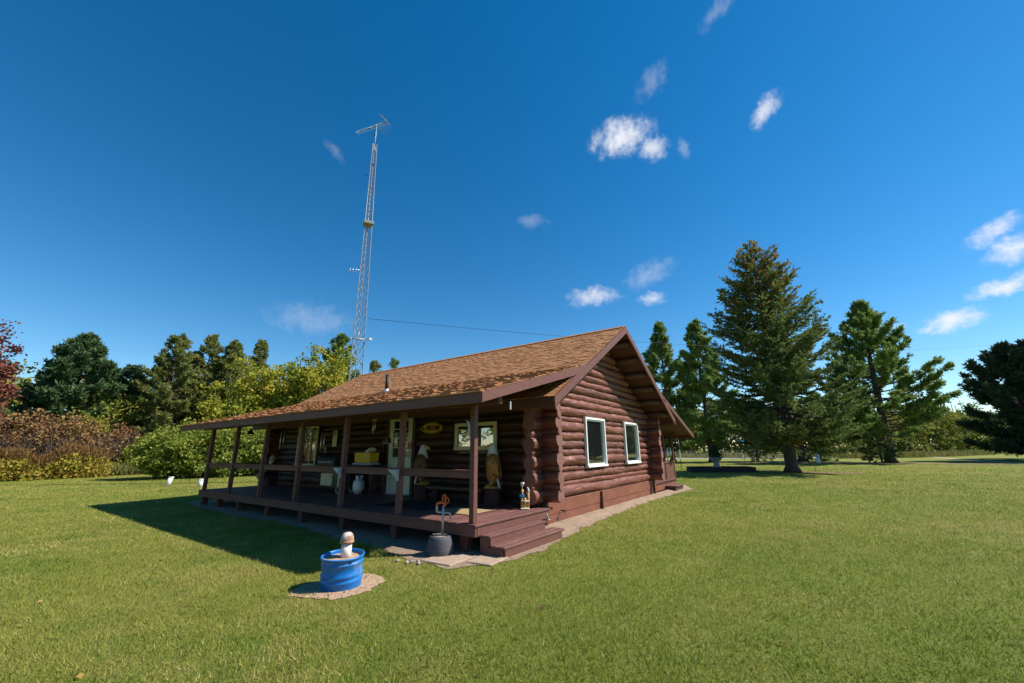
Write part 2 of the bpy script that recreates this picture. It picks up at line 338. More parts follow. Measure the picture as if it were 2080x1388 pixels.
def np_mesh(name, V, F, m, tone=None, parent=None, smooth=False):
    """V (n,3), F (k,4) or (k,3) arrays -> one mesh object"""
    me = bpy.data.meshes.new(name); k, w_ = F.shape
    me.vertices.add(len(V)); me.vertices.foreach_set('co', np.ascontiguousarray(V, np.float32).ravel())
    me.loops.add(k*w_); me.loops.foreach_set('vertex_index', np.ascontiguousarray(F, np.int32).ravel())
    me.polygons.add(k); me.polygons.foreach_set('loop_start', np.arange(0, k*w_, w_, dtype=np.int32)); me.polygons.foreach_set('loop_total', np.full(k, w_, np.int32))
    if smooth: me.polygons.foreach_set('use_smooth', np.ones(k, bool))
    if tone is not None:
        a = me.attributes.new('tone', 'FLOAT', 'FACE'); a.data.foreach_set('value', np.ascontiguousarray(tone, np.float32))
    me.update(calc_edges=True); me.materials.append(MATS[m])
    return link(bpy.data.objects.new(name, me), parent)
def unit(a): return a/np.maximum(np.linalg.norm(a, axis=-1, keepdims=True), 1e-9)
def diamonds(P, D, L, Wd, rs):
    """leaf-shaped quads: base P, direction D, length L, half width Wd"""
    D = unit(D); S = unit(np.cross(D, rs.normal(size=D.shape))); n = len(P); L = np.broadcast_to(L, n)[:, None]; Wd = np.broadcast_to(Wd, n)[:, None]
    V = np.stack([P, P + D*L*.45 + S*Wd, P + D*L, P + D*L*.45 - S*Wd], 1).reshape(-1, 3)
    return V, np.arange(4*n).reshape(n, 4)

# ------------------------------------------------------------------ ground
def sheet(name, pts, z, m, kind='structure', parent=None):
    mb = MB(); mb.add([(x, y, z) for x, y in pts], [tuple(range(len(pts)))]); o = mb.obj(name, m, parent); tag(o, kind=kind); return o
def ring_pts(cx, cy, rx, ry, n=48, amp=.12, seed=0, rot=0):
    out = []
    for i in range(n):
        t = 2*math.pi*i/n; k = 1 + amp*mnoise.noise(Vector((math.cos(t)*1.6+seed, math.sin(t)*1.6, seed*.7))) + amp*.5*mnoise.noise(Vector((math.cos(t)*6+seed, math.sin(t)*6, 3)))
        x, y = rx*k*math.cos(t), ry*k*math.sin(t); out.append((cx+x*math.cos(rot)-y*math.sin(rot), cy+x*math.sin(rot)+y*math.cos(rot)))
    return out
V = [(0, 0, 0)]; F = []
for k, rr in enumerate((6, 15, 40, 120, 500, 2500)):
    for j in range(48): V.append((rr*math.cos(j*math.pi/24), rr*math.sin(j*math.pi/24), 0))
for j in range(48): F.append((0, 1+j, 1+(j+1) % 48))
for k in range(5):
    for j in range(48): a = 1+k*48+j; b_ = 1+k*48+(j+1) % 48; F.append((a, a+48, b_+48, b_))
mb = MB(); mb.add(V, F); lawn = mb.obj('lawn', 'lawn'); tag(lawn, kind='structure')

# bare soil round the cabin: a low bank that falls away from the walls
OUT = [(-.16, 12.3), (-.30, 10.6), (-.32, 9.2), (-.40, 7.83), (-.22, 5.97), (-.3, 4.5), (-.48, 3.15), (-.50, 2.43), (-.55, 1.38), (-.72, .86), (-.85, .41), (-.75, -.19), (-.42, -.52), (-.05, -.66), (.26, -.76), (.96, -.72), (2.5, -.47), (4.34, -.33), (6.2, -.27), (8.07, -.19), (10.5, -.32), (12.6, -.40), (13.4, -.1), (13.6, .8)]
def densify(P, d=.09, amp=.11):
    out = []
    for a, b_ in zip(P[:-1], P[1:]):
        n = max(1, int(math.hypot(b_[0]-a[0], b_[1]-a[1])/d))
        for i in range(n):
            t = i/n; x = a[0]+(b_[0]-a[0])*t; y = a[1]+(b_[1]-a[1])*t
            out.append((x+amp*mnoise.noise(Vector((x*3, y*3, 1))), y+amp*mnoise.noise(Vector((x*3, y*3, 9)))))
    return out + [P[-1]]
SOIL = densify(OUT)
V = []; F = []
for (x, y) in SOIL:
    ix, iy = max(x, .55 if y > .2 else max(x, .55)), max(y, .15)
    ix = max(x, .5); iy = max(y, .12) if x > 1.9 or y < .12 else y
    for t in (0, .35, .7, 1):
        zz = .008 + (.085 if x > 1.9 else .02)*min(1, t*1.3)
        V.append((x+(ix-x)*t, y+(iy-y)*t, zz+.006*mnoise.noise(Vector((x*5, y*5, t*3)))*(t > 0)))
for i in range(len(SOIL)-1):
    for j in range(3): a = i*4+j; F.append((a, a+4, a+5, a+1))
mb = MB(); mb.add(V, F, True); tag(mb.obj('soil_bank', 'soil'), kind='structure')
tag(MB().add([(.45, .1, .03), (2.6, .1, .03), (2.6, 12, .03), (.45, 12, .03)], [(0, 1, 2, 3)]).obj('soil_under_deck', 'soil'), kind='structure')
sheet('sand_ring', ring_pts(-2.03, .34, .46, .44, 90, amp=.28, seed=3.3), .008, 'sand')
sheet('needle_litter', ring_pts(47.0, -4.3, 3.0, 14, 90, .3, 5, R(8)), .012, 'litter')
sheet('trunk_litter', ring_pts(27.6, -3.6, 1.5, 3.0, 60, .3, 2, R(6)), .010, 'litter')
def strip(name, pts, wd, z, m):
    V = []; F = []
    for i, (x, y) in enumerate(pts):
        a = pts[max(i-1, 0)]; b_ = pts[min(i+1, len(pts)-1)]; d = Vector((b_[0]-a[0], b_[1]-a[1])).normalized(); n_ = Vector((-d.y, d.x))
        for s in (-.5, .5): V.append((x+n_.x*wd*s, y+n_.y*wd*s, z))
    for i in range(len(pts)-1): F.append((2*i, 2*i+2, 2*i+3, 2*i+1))
    tag(MB().add(V, F).obj(name, m), kind='structure')
strip('dirt_track', [(45, -21), (51.7, -19.3), (60, -18.3), (68, -18.0), (77.6, -17.8), (95, -19)], .85, .012, 'track')
strip('gravel_road', [(56, 40), (61.5, 14), (67.5, -.5), (74, -9), (86, -16), (110, -24)], 5.5, .014, 'road')

# ------------------------------------------------------------------ log cabin
cab = thing('log_cabin', (5.9, 6.0, 0), 'reddish brown log cabin with tan shingle roof and long covered front porch', 'cabin')
DK = .45
def log(name, p0, p1, r, axis, parent, seed, r_a=None, r_b=None, flare=.55, bend=.012):
    """irregular peeled log with its own end faces; r_a / r_b: radius at the two ends"""
    p0, p1 = Vector(p0), Vector(p1); Lg = (p1-p0).length; n = 18; k = max(4, int(Lg/(.085 if axis != 'porch' else .14))); d = (p1-p0)/Lg
    x = Vector((0, 0, 1)); y = d.cross(x); V = []; F = []
    for i in range(k+1):
        t = i/k; s = t*Lg; rad = r
        if r_a and s < flare: rad = r_a + (r-r_a)*max(0, (s-.3)/(flare-.3)) if s > .3 else r_a
        if r_b and Lg-s < flare: rad = r_b + (r-r_b)*max(0, (Lg-s-.3)/(flare-.3)) if Lg-s > .3 else r_b
        rad *= 1+.15*mnoise.noise(Vector((s*.9, seed*7.1, 0)))+.11*mnoise.noise(Vector((s*3.1, seed*3.7, 5)))
        if i in (0, k): rad *= .975
        c = p0+d*s + x*bend*mnoise.noise(Vector((s*.8, seed*2.3, 9)))*2
        for j in range(n):
            a = 2*math.pi*j/n; q = rad*(1+.10*mnoise.noise(Vector((s*4.5, j*1.9 % 7, seed*1.7)))+.08*mnoise.noise(Vector((s*1.3, math.cos(a)*1.2+seed, math.sin(a)*1.2))))
            kn = mnoise.noise(Vector((s*5.5, math.cos(a)*1.7+seed*3.3, math.sin(a)*1.7)))
            q += max(0, kn-.30)*.055 - max(0, -kn-.42)*.03
            V.append(c+(x*math.cos(a)+y*math.sin(a))*q)
    for i in range(k):
        for j in range(n): a = i*n+j; b_ = i*n+(j+1) % n; F.append((a, b_, b_+n, a+n))
    mb = MB(); mb.add(V, F, True)
    o = len(V)
    for e, sg in ((0, -1), (k, 1)):
        c = sum((V[e*n+j] for j in range(n)), Vector())/n + d*sg*.004; mb.v.append(tuple(c)); ci = len(mb.v)-1
        mb.v += [tuple(V[e*n+j]) for j in range(n)]
        for j in range(n):
            a, b_ = ci+1+j, ci+1+(j+1) % n; mb.f.append((ci, b_, a) if sg < 0 else (ci, a, b_)); mb.sm.append(False)
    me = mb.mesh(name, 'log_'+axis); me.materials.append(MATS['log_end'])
    fl = np.zeros(len(mb.f), np.int32); fl[-2*n:] = 1; me.polygons.foreach_set('material_index', fl)
    return link(bpy.data.objects.new(name, me), parent)

XF, XB, YG, YE = 2.38, 9.42, .205, 11.75          # wall centre lines
# core behind the logs
mb = MB(); mb.box((XF+.045, 5.95, 1.53), (.10, 11.4, 1.96)); mb.obj('wall_chinking', 'chink', cab)
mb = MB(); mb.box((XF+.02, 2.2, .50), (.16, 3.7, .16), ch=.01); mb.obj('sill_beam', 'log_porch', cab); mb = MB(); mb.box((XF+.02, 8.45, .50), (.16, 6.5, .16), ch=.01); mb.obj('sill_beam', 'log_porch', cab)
mb = MB(); mb.box((XF+.06, 5.95, .22), (.05, 11.4, .4)); mb.obj('foundation_wall', 'trim_dark', cab)
mb = MB()
ez, az_, hx = 2.62, 4.86, 5.868
mb.prism([(XF-.02, YG+.02, .42), (XB+.02, YG+.02, .42), (XB+.02, YG+.02, 2.5), (hx, YG+.02, 4.80), (XF-.02, YG+.02, 2.5)], (0, .1, 0))
mb.obj('gable_core', 'trim_dark', cab)
mb = MB(); mb.box((XB-.03, 5.95, 1.5), (.1, 11.3, 2.2)); mb.box((5.9, YE-.02, 1.5), (7.0, .1, 2.2)); mb.obj('rear_core', 'trim_dark', cab)
mb = MB(); mb.prism([(XF-.02, YE-.05, 2.5), (XB+.02, YE-.05, 2.5), (hx, YE-.05, 4.8)], (0, .1, 0)); mb.obj('far_gable', 'trim_dark', cab)

# gable wall logs
def roof_z(x): return 2.567+.5695*(x-1.575) if x < hx else 2.567+.5695*(10.161-x)
ed = [.535, .755, .885, 1.07, 1.19, 1.415, 1.575, 1.77, 1.97, 2.2, 2.33, 2.56]
rows = [((a+b_)/2, (b_-a)/2*1.03) for a, b_ in zip(ed[:-1], ed[1:])]
z = 2.56
for k in range(12):
    d_ = (.20, .17, .22, .18, .19, .205)[k % 6]; rows.append((z+d_/2, d_/2*1.02)); z += d_
seed = 1
for i, (z, r) in enumerate(rows):
    if z < 2.45:
        big = i % 2 == 0
        xa, xb = (1.90+.05*mnoise.noise(Vector((i, 3, 1))), 9.80+.06*mnoise.noise(Vector((i, 8, 1))))
        ra, rb = (.148 if big else .085), (.14 if big else .10)
        segs = [(xa, xb, ra, rb)] if (z < 1.16 or z > 2.36) else [(xa, 4.31, ra, None), (5.555, 7.0, None, None), (8.21, xb, None, rb)]
    else:
        lim = (roof_z(XF)-0)
        x_l = 1.575+(z+r*.3-2.567+.26)/.5695; x_r = 10.161-(z+r*.3-2.567+.26)/.5695
        x_l = max(x_l, 2.0); x_r = min(x_r, 9.75)
        if x_r-x_l < .35: continue
        segs = [(x_l, x_r, None, None)]
    for (a, b_, ra, rb) in segs:
        seed += 1; log('log', (a, YG, z), (b_, YG, z), r, 'x', cab, seed, ra, rb)
# long-wall logs: front (behind the porch) and back; big and small alternate, ends show at the corner
OPEN = [(4.05, 5.19, .45, 2.56), (1.26, 2.60, 1.55, 2.24), (8.82, 10.13, 1.09, 2.43)]
frows = [(.66, .145), (.835, .085), (1.0, .14), (1.19, .085), (1.37, .145), (1.56, .085), (1.75, .145), (1.94, .085), (2.12, .14), (2.30, .085), (2.46, .12)]
for (z, r) in frows:
    cuts = sorted([(a, b_) for a, b_, z0, z1 in OPEN if z+r*.6 > z0 and z-r*.6 < z1]); y = -.26+.04*mnoise.noise(Vector((z*5, 1, 1))); s = [(y, .62)]; y = .625
    for a, b_ in cuts: s.append((y, a)); y = b_
    s.append((y, 12.05))
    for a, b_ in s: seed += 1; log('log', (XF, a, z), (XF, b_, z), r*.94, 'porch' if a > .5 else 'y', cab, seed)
    seed += 1; log('log', (XB, -.26+.05*mnoise.noise(Vector((z*5, 7, 1))), z), (XB, 1.2, z), r*.97, 'y', cab, seed)
    seed += 1; log('log', (1.95, YE, z-.09), (3.1, YE, z-.09), r*.9, 'x', cab, seed)
# foundation boards with battens
mb = MB(); mb.box((XF+3.56, YG-.055, .385), (7.24, .05, .27), ch=.006); mb.obj('foundation_board', 'foundation', cab)
mb = MB(); mb.box((XF+3.56, YG-.045, .12), (7.24, .05, .255), ch=.006); mb.obj('foundation_board', 'foundation', cab)
for x, w_ in ((5.12, .09), (9.45, .09), (2.33, .10)):
    mb = MB(); mb.box((x, YG-.115, .26), (w_, .06, .52), ch=.006); mb.obj('foundation_post', 'foundation' if x > 3 else 'trim_dark', cab)

# windows ------------------------------------------------------------
def window_gable(x0, x1, z0, z1):
    wd = bpy.data.objects.new('window', None); link(wd, cab); y = YG-.10
    mb = MB(); t = .055
    mb.box(((x0+x1)/2, y, z1-t/2), (x1-x0, .08, t), ch=.006); mb.box(((x0+x1)/2, y-.01, z0+t/2), (x1-x0+.02, .10, t), ch=.006)
    mb.box((x0+t/2, y, (z0+z1)/2), (t, .078, z1-z0-2*t), ch=.006); mb.box((x1-t/2, y, (z0+z1)/2), (t, .078, z1-z0-2*t), ch=.006)
    mb.obj('window_frame', 'white', wd)
    mb = MB(); t2 = .03; a0, a1, b0, b1 = x0+t+.004, x1-t-.004, z0+t+.004, z1-t-.004
    for c, s in ((((a0+a1)/2, y+.02, b1-t2/2), (a1-a0, .03, t2)), (((a0+a1)/2, y+.02, b0+t2/2), (a1-a0, .03, t2)), ((a0+t2/2, y+.02, (b0+b1)/2), (t2, .028, b1-b0-2*t2)), ((a1-t2/2, y+.02, (b0+b1)/2), (t2, .028, b1-b0-2*t2))): mb.box(c, s, ch=.004)
    mb.obj('sash', 'white', wd)
    mb = MB(); mb.box(((a0+a1)/2, y+.026, (b0+b1)/2), (a1-a0-2*t2+.01, .008, b1-b0-2*t2+.01)); mb.obj('pane', 'glass_dark', wd)
    return wd
window_gable(4.335, 5.535, 1.12, 2.36); window_gable(7.02, 8.19, 1.12, 2.36)
def window_front(y0, y1, z0, z1, mull=(), cl='cream', curtain=None, t=.085):
    wd = bpy.data.objects.new('window', None); link(wd, cab); x = XF-.16; ym, zm = (y0+y1)/2, (z0+z1)/2
    mb = MB(); mb.box((x, ym, z1-t/2), (.06, y1-y0, t), ch=.006); mb.box((x-.01, ym, z0+t/2), (.08, y1-y0, t), ch=.006)
    mb.box((x, y0+t/2, zm), (.058, t, z1-z0-2*t), ch=.006); mb.box((x, y1-t/2, zm), (.058, t, z1-z0-2*t), ch=.006)
    mb.obj('window_frame', cl, wd)
    for q in mull: mb = MB(); mb.box((x, q, zm), (.05, .06, z1-z0-2*t-.004), ch=.005); mb.obj('mullion', cl, wd)
    mb = MB(); mb.box((x+.012, ym, zm), (.008, y1-y0-2*t+.01, z1-z0-2*t+.01)); mb.obj('pane', 'glass_clear' if curtain else 'glass_dark', wd)
    if curtain:
        a, b_ = curtain; V = []; n = 40
        for i in range(n+1):
            yy = a+(b_-a)*i/n; xx = x+.045+.012*math.sin(i*2.2)
            V += [(xx, yy, z0+t), (xx, yy, z1-t-.03-.02*math.sin(math.pi*i/n))]
        mb = MB(); mb.add(V, [(2*i, 2*i+2, 2*i+3, 2*i+1) for i in range(n)], True); c = mb.obj('curtain', 'white', wd)
        so_ = c.modifiers.new('t', 'SOLIDIFY'); so_.thickness = .003
        mb = MB(); mb.box((x+.085, ym, zm), (.01, y1-y0, z1-z0)); mb.obj('dark_room_panel', 'black', wd)  # black panel behind the glass, its colour stands in for the unlit room
    return wd
window_front(1.285, 2.575, 1.57, 2.205, curtain=(1.36, 1.98))
window_front(8.85, 10.1, 1.115, 2.405, mull=(9.24,), t=.07)
# front door ---------------------------------------------------------
door = bpy.data.objects.new('door', None); link(door, cab); xd = XF-.15
y0, y1, z0, z1 = 4.15, 5.09, .475, 2.50; g0, g1, h0, h1 = 4.31, 4.93, 1.40, 2.36
mb = MB()
mb.box((xd, (y0+y1)/2, (z0+h0)/2), (.045, y1-y0, h0-z0), ch=.004); mb.box((xd, (y0+y1)/2, (h1+z1)/2), (.045, y1-y0, z1-h1), ch=.004)
mb.box((xd, (y0+g0)/2, (h0+h1)/2), (.0445, g0-y0, h1-h0), ch=.003); mb.box((xd, (g1+y1)/2, (h0+h1)/2), (.0445, y1-g1, h1-h0), ch=.003)
mb.obj('door_panel', 'door_paint', door)
zz = [h0, 1.655, 1.90, 2.145, h1]
for a, b_ in zip(zz[:-1], zz[1:]): mb = MB(); mb.box((xd+.008, (g0+g1)/2, (a+b_)/2), (.006, g1-g0-.004, b_-a-.006)); mb.obj('pane', 'glass_dark', door)
for q in zz[1:-1]: mb = MB(); mb.box((xd-.004, (g0+g1)/2, q), (.03, g1-g0-.002, .028 if abs(q-1.9) > .1 else .05), ch=.003); mb.obj('glazing_bar', 'door_paint', door)
mb = MB(); mb.box((xd-.03, 4.20, 1.47), (.014, .045, .2), ch=.004); mb.tube([(xd-.03, 4.20, 1.44), (xd-.075, 4.20, 1.44), (xd-.08, 4.20, 1.47), (xd-.08, 4.20, 1.54), (xd-.035, 4.20, 1.55)], .009, 8); mb.obj('handle', 'galv', door)
mb = MB(); mb.tube([(xd-.035, 4.205+.05*math.cos(t), 1.70+.075*math.sin(t)) for t in np.linspace(0, 2*math.pi, 18)], .018, 6, False); mb.obj('door_ornament', 'terracotta', door)
mb = MB(); mb.box((xd+.02, 4.10, 1.5), (.07, .09, 2.1), ch=.004); mb.box((xd+.02, 5.14, 1.5), (.07, .09, 2.1), ch=.004); mb.box((xd+.02, 4.62, 2.545), (.068, 1.13, .07), ch=.004); mb.obj('door_casing', 'trim_dark', cab)
mb = MB(); mb.box((xd-.02, 4.62, .463), (.14, .94, .022), ch=.004); mb.obj('door_sill', 'grey_bracket', cab)

# deck ---------------------------------------------------------------
deck = MB()
for x in (.35, 1.15, 1.9): deck.box((x, 5.6, .33), (.05, 11.3, .16))
deck = deck.obj('porch_deck', 'trim_dark', cab)
mb = MB(); mb.box((1.08, 0, 0), (2.36, .184, .038), ch=.005); bd = mb.mesh('deck_board', 'deck')
y = -.11; k = 0
while y < 11.32:
    o = bpy.data.objects.new('deck_board', bd); o.location = (random.uniform(-.006, .006), y+.092, DK-.019+random.uniform(-.002, .002)); col.objects.link(o)
    o.parent = deck; o.matrix_parent_inverse = world_of(deck).inverted(); y += .1905
for a, b_ in ((-.085, 3.71), (3.715, 7.43), (7.435, 11.34)):
    mb = MB(); mb.box((-.055, (a+b_)/2, .345), (.045, b_-a, .165), ch=.006); mb.obj('rim_board', 'trim', cab)
mb = MB(); mb.box((1.06, -.068, .345), (2.18, .045, .165), ch=.006); mb.obj('rim_board', 'trim', cab)
mb = MB(); mb.box((1.06, 11.33, .345), (2.18, .045, .165), ch=.006); mb.obj('rim_board', 'trim', cab)
for y in (.22, 1.95, 3.6, 5.25, 6.9, 8.6, 10.0, 11.15):
    for x in (.06, 1.6): mb = MB(); mb.box((x, y, .14), (.15, .15, .26), ch=.01); mb.obj('footing_post', 'trim_dark', cab)
# posts and rails
PY = [.03, 1.845, 3.715, 5.573, 7.433, 9.291, 11.152]
for y in PY: mb = MB(); mb.box((0, y, DK+.93), (.098, .098, 1.86), ch=.006); mb.obj('porch_post', 'trim', cab)
for a, b_ in zip(PY[:-1], PY[1:]):
    mb = MB(); mb.box((0.012, (a+b_)/2, 1.172), (.045, b_-a-.1, .105), ch=.005); mb.obj('porch_rail', 'trim', cab)
    mb = MB(); mb.box((0.012, (a+b_)/2, 1.2395), (.12, b_-a-.1, .028), ch=.004); mb.obj('rail_cap', 'trim', cab)
mb = MB(); mb.box((1.15, 11.152, 1.172), (2.2, .045, .105), ch=.005); mb.obj('porch_rail', 'trim', cab)
mb = MB(); mb.box((0, 5.72, 2.375), (.10, 12.5, .17), ch=.006); mb.obj('porch_beam', 'trim_dark', cab)
for y in (1.845, 3.715):    # grey triangular corner plates under the rail
    mb = MB(); mb.prism([(-.06, y-.02, 1.225), (-.06, y+.31, 1.225), (-.06, y-.02, 1.03)], (.012, 0, 0))
    mb.prism([(-.14, y-.02, 1.21), (-.06, y-.02, 1.21), (-.06, y-.02, 1.03), (-.11, y-.02, 1.03)], (0, -.012, 0)); mb.obj('corner_bracket', 'grey_bracket', cab)
# steps
st = bpy.data.objects.new('porch_steps', None); link(st, cab)
def step(x0, x1, y0, y1, z):
    n = 2
    for k in range(n):
        a = y0+(y1-y0)*k/n; b_ = y0+(y1-y0)*(k+1)/n; mb = MB(); mb.box(((x0+x1)/2, (a+b_)/2, z-.019), (x1-x0, b_-a-.006, .038), ch=.007); mb.obj('tread', 'deck', st)
step(.0, 1.68, -.31, -.10, .295); step(.02, 1.86, -.58, -.30, .162)
mb = MB(); mb.box((.84, -.285, .21), (1.6, .03, .125), ch=.003); mb.obj('riser', 'trim', st)
mb = MB(); mb.box((.92, -.55, .068), (1.72, .03, .135), ch=.003); mb.obj('riser', 'trim', st)
for x in (.03, 1.62): mb = MB(); mb.prism([(x, -.53, .0), (x, -.10, .0), (x, -.10, .255), (x, -.27, .255), (x, -.27, .12), (x, -.53, .12)], (.04, 0, 0)); mb.obj('stringer', 'trim', st)

# roofs --------------------------------------------------------------
Y0, Y1 = -.61, 12.28
def slab(name, x0, z0, x1, z1, y0, y1, th, m, parent=cab):
    mb = MB(); mb.prism([(x0, y0, z0), (x1, y0, z1), (x1, y0, z1-th), (x0, y0, z0-th)], (0, y1-y0, 0)); return mb.obj(name, m, parent)
def zp(x): return 2.427+.2711*(x+.576)
main = slab('main_roof', 1.575, 2.555, hx, 5.0, Y0+.02, Y1-.02, .05, 'trim_dark')
slab('rear_roof', 10.161, 2.555, hx+.004, 5.0, Y0+.02, Y1-.02, .05, 'trim_dark'); slab('rear_shingles', 10.17, 2.569, hx+.004, 5.012, Y0, Y1, .012, 'shingle')
porch = slab('porch_roof', -.556, zp(-.556)-.012, 3.06, zp(3.06)-.012, Y0, Y1-.02, .04, 'trim_dark')
rear = slab('rear_porch_roof', 12.72, 2.10, 8.75, 3.38, -.60, 7.5, .05, 'trim_dark'); slab('rear_porch_shingles', 12.74, 2.11, 8.75, 3.393, -.62, 7.5, .01, 'shingle')
# shingles: every tab is real; the ones that show largest are parts of their own
tabs = []
def shingles(x0, z0, x1, z1, y0, y1, which, expo=.142):
    Ls = math.hypot(x1-x0, z1-z0); dx, dz = (x1-x0)/Ls, (z1-z0)/Ls; s = -.015; k = 0
    while s < Ls-.05:
        y = y0+rng.uniform(-.3, 0)
        while y < y1:
            w_ = rng.choice([.11, .15, .19, .24, .13])*rng.uniform(.85, 1.15); a, b_ = max(y, y0), min(y+w_-.004, y1)
            if b_-a > .03: tabs.append((x0+dx*s, z0+dz*s, a, b_, dx, dz, rng.choice([.006, .012, .018], p=[.35, .4, .25])*(1+.6*which), which, min(Ls-s, .20)))
            y += w_
        s += expo; k += 1
shingles(3.03, roof_z(3.03), hx, 5.012, Y0, Y1, 0)
shingles(1.575, 2.567, 3.03, roof_z(3.03), Y0, .9, 0)
shingles(-.576, 2.427, 3.06, zp(3.06), Y0, Y1, 1)
T = np.array([t[:7]+(t[7], t[8]) for t in tabs]); cx = T[:, 0]; cy = (T[:, 2]+T[:, 3])/2
dist = np.sqrt((cx-CAM.x)**2+(cy-CAM.y)**2+(T[:, 1]-CAM.z)**2)
size = (T[:, 3]-T[:, 2])/dist*np.where(T[:, 7] == 1, .8, 1.25)
order = np.argsort(-size); own = set(order[:300].tolist())
def tab_geo(t):
    x, z, a, b_, dx, dz, th, wh, ln = t; nx, nz = -dz, dx; e = .002
    lo = [(x+nx*e, z+nz*e), (x+nx*(e+th), z+nz*(e+th))]; hi = [(x+dx*ln, z+dz*ln), (x+dx*ln+nx*.003, z+dz*ln+nz*.003)]
    V = [(p[0], q, p[1]) for q in (a, b_) for p in (lo[0], lo[1], hi[1], hi[0])]
    return V, [(0, 1, 2, 3), (7, 6, 5, 4), (1, 5, 6, 2), (0, 4, 5, 1), (3, 2, 6, 7), (0, 3, 7, 4)]
for wh, par in ((0, main), (1, porch)):
    mb = MB(); tone = []
    for i, t in enumerate(tabs):
        if t[7] != wh: continue
        V, F = tab_geo(t)
        if i in own: MB().add(V, F).obj('shingle', 'shingle', par)
        else: mb.add(V, F); tone += [rng.beta(3.2, 2.6)]*6
    o = mb.obj('shingles', 'shingle_mass', par); tag(o, kind='stuff'); a = o.data.attributes.new('tone', 'FLOAT', 'FACE'); a.data.foreach_set('value', np.array(tone, np.float32))
mb = MB()
for k in range(43):
    y = Y0+.3*k
    for sg in (-1, 1): mb.prism([(hx, y, 5.03), (hx, y+.31, 5.036), (hx+sg*.14, y+.31, 5.036-.075), (hx+sg*.14, y, 5.03-.075)], (0, 0, .012))
mb.obj('ridge_cap', 'shingle', main)
# rake boards, fascias, purlins, rafters
def rake(name, x0, z0, x1, z1, y, h, th, m='trim', parent=cab, dz=-.004):
    mb = MB(); mb.prism([(x0, y, z0+dz), (x1, y, z1+dz), (x1, y, z1-h+dz), (x0, y, z0-h+dz)], (0, th, 0)); return mb.obj(name, m, parent)
rake('rake_board', 1.575, 2.56, hx, 5.005, Y0-.03, .19, .045); rake('rake_board', hx, 5.005, 10.161, 2.56, Y0-.03, .19, .045)
rake('rake_board', 1.575, 2.56, hx, 5.005, Y1-.02, .19, .045)
rake('porch_rake_board', -.555, zp(-.555), 3.03, zp(3.03), Y0-.025, .16, .04); rake('porch_rake_board', -.555, zp(-.555), 3.03, zp(3.03), Y1-.02, .16, .04)
rake('porch_rake_board', 8.95, 3.30, 12.72, 2.095, -.64, .15, .04)
mb = MB(); mb.box((12.72, 3.4, 2.02), (.04, 8.1, .15)); mb.obj('fascia', 'trim_dark', cab)
mb = MB(); mb.box((-.578, (Y0+Y1)/2-.005, 2.335), (.04, Y1-Y0+.05, .165), ch=.006); mb.obj('porch_fascia', 'trim', cab)
mb = MB(); mb.box((-.588, (Y0+Y1)/2-.005, 2.421), (.075, Y1-Y0+.06, .010)); mb.obj('drip_edge', 'cream', cab).data.materials[0] = MATS['post_wood']
mb = MB(); mb.box((1.60, 5.84, 2.455), (.045, 12.8, .19), ch=.005); mb.obj('main_fascia', 'trim_dark', cab)
mb = MB(); mb.box((10.12, 5.84, 2.455), (.045, 12.8, .19), ch=.005); mb.obj('main_fascia', 'trim_dark', cab)
for k in range(6):
    for sg in (-1, 1):
        x = hx+sg*(.45+k*.66); z = roof_z(x)-.16
        mb = MB(); mb.tube([(x, -.52, z), (x, .05, z+.005), (x, .4, z)], [.085, .09, .09], 12); mb.obj('purlin', 'trim_dark', cab)
for k in range(19):
    y = -.35+k*.69; mb = MB(); mb.prism([(-.54, y, zp(-.54)-.055), (2.9, y, zp(2.9)-.055), (2.9, y, zp(2.9)-.16), (-.54, y, zp(-.54)-.16)], (0, .045, 0)); mb.obj('rafter', 'trim_dark', cab)
mb = MB(); mb.box((.18, Y0+.02, 2.27), (.022, .022, .13)); mb.obj('rake_hook', 'grey_bracket', cab)
# vent pipe
mb = MB(); mb.lathe((3.24, 6.75, 3.36), [(.14, .0), (.105, .13), (.08, .20)], 18, cap=False); vp = mb.obj('roof_vent', 'alu', cab)
mb = MB(); mb.tube([(3.24, 6.75, 3.40), (3.24, 6.75, 4.05)], .055, 14); mb.obj('vent_pipe', 'black', vp)
# rear porch
mb = MB(); mb.box((11.1, .3, .40), (2.7, .3, .06)); mb.box((11.15, 3.7, .40), (2.8, 7, .055)); mb.obj('rear_deck', 'deck', cab)
k = 0; x = 9.75
while x < 12.55:
    mb = MB(); mb.box((x+.07, .20, .66), (.136, .03, .72), ch=.004); mb.obj('skirt_board', 'trim', cab); x += .1405
mb = MB(); mb.box((11.15, .21, 1.045), (2.85, .12, .045), ch=.005); mb.obj('rear_rail_cap', 'trim', cab)
mb = MB(); mb.box((11.15, .215, .20), (2.85, .03, .19)); mb.obj('rear_skirt', 'foundation', cab)
for (x, y) in ((11.25, .22), (12.45, .22), (12.45, 3.6), (12.45, 7.2)): mb = MB(); mb.box((x, y, 1.2), (.12, .12, 1.75), ch=.006); mb.obj('rear_post', 'trim_dark', cab)
mb = MB(); mb.box((12.45, 3.7, 2.03), (.1, 7.4, .1)); mb.obj('rear_beam', 'trim_dark', cab)
mb = MB(); mb.box((11.55, -.02, .205), (1.1, .40, .04), ch=.006); rs_ = mb.obj('rear_step', 'deck', cab); mb = MB(); mb.box((11.55, 0, .11), (1.06, .34, .16)); mb.obj('step_box', 'trim_dark', rs_)
mb = MB(); mb.box((2.02, -.06, .30), (.10, .05, .12), ch=.006); jb = mb.obj('outlet_box', 'black', cab); mb = MB(); mb.tube([(2.05, -.09, .36), (2.09, -.10, .30), (2.07, -.11, .25), (2.12, -.12, .24)], .006, 5); mb.obj('wire', 'white', jb)
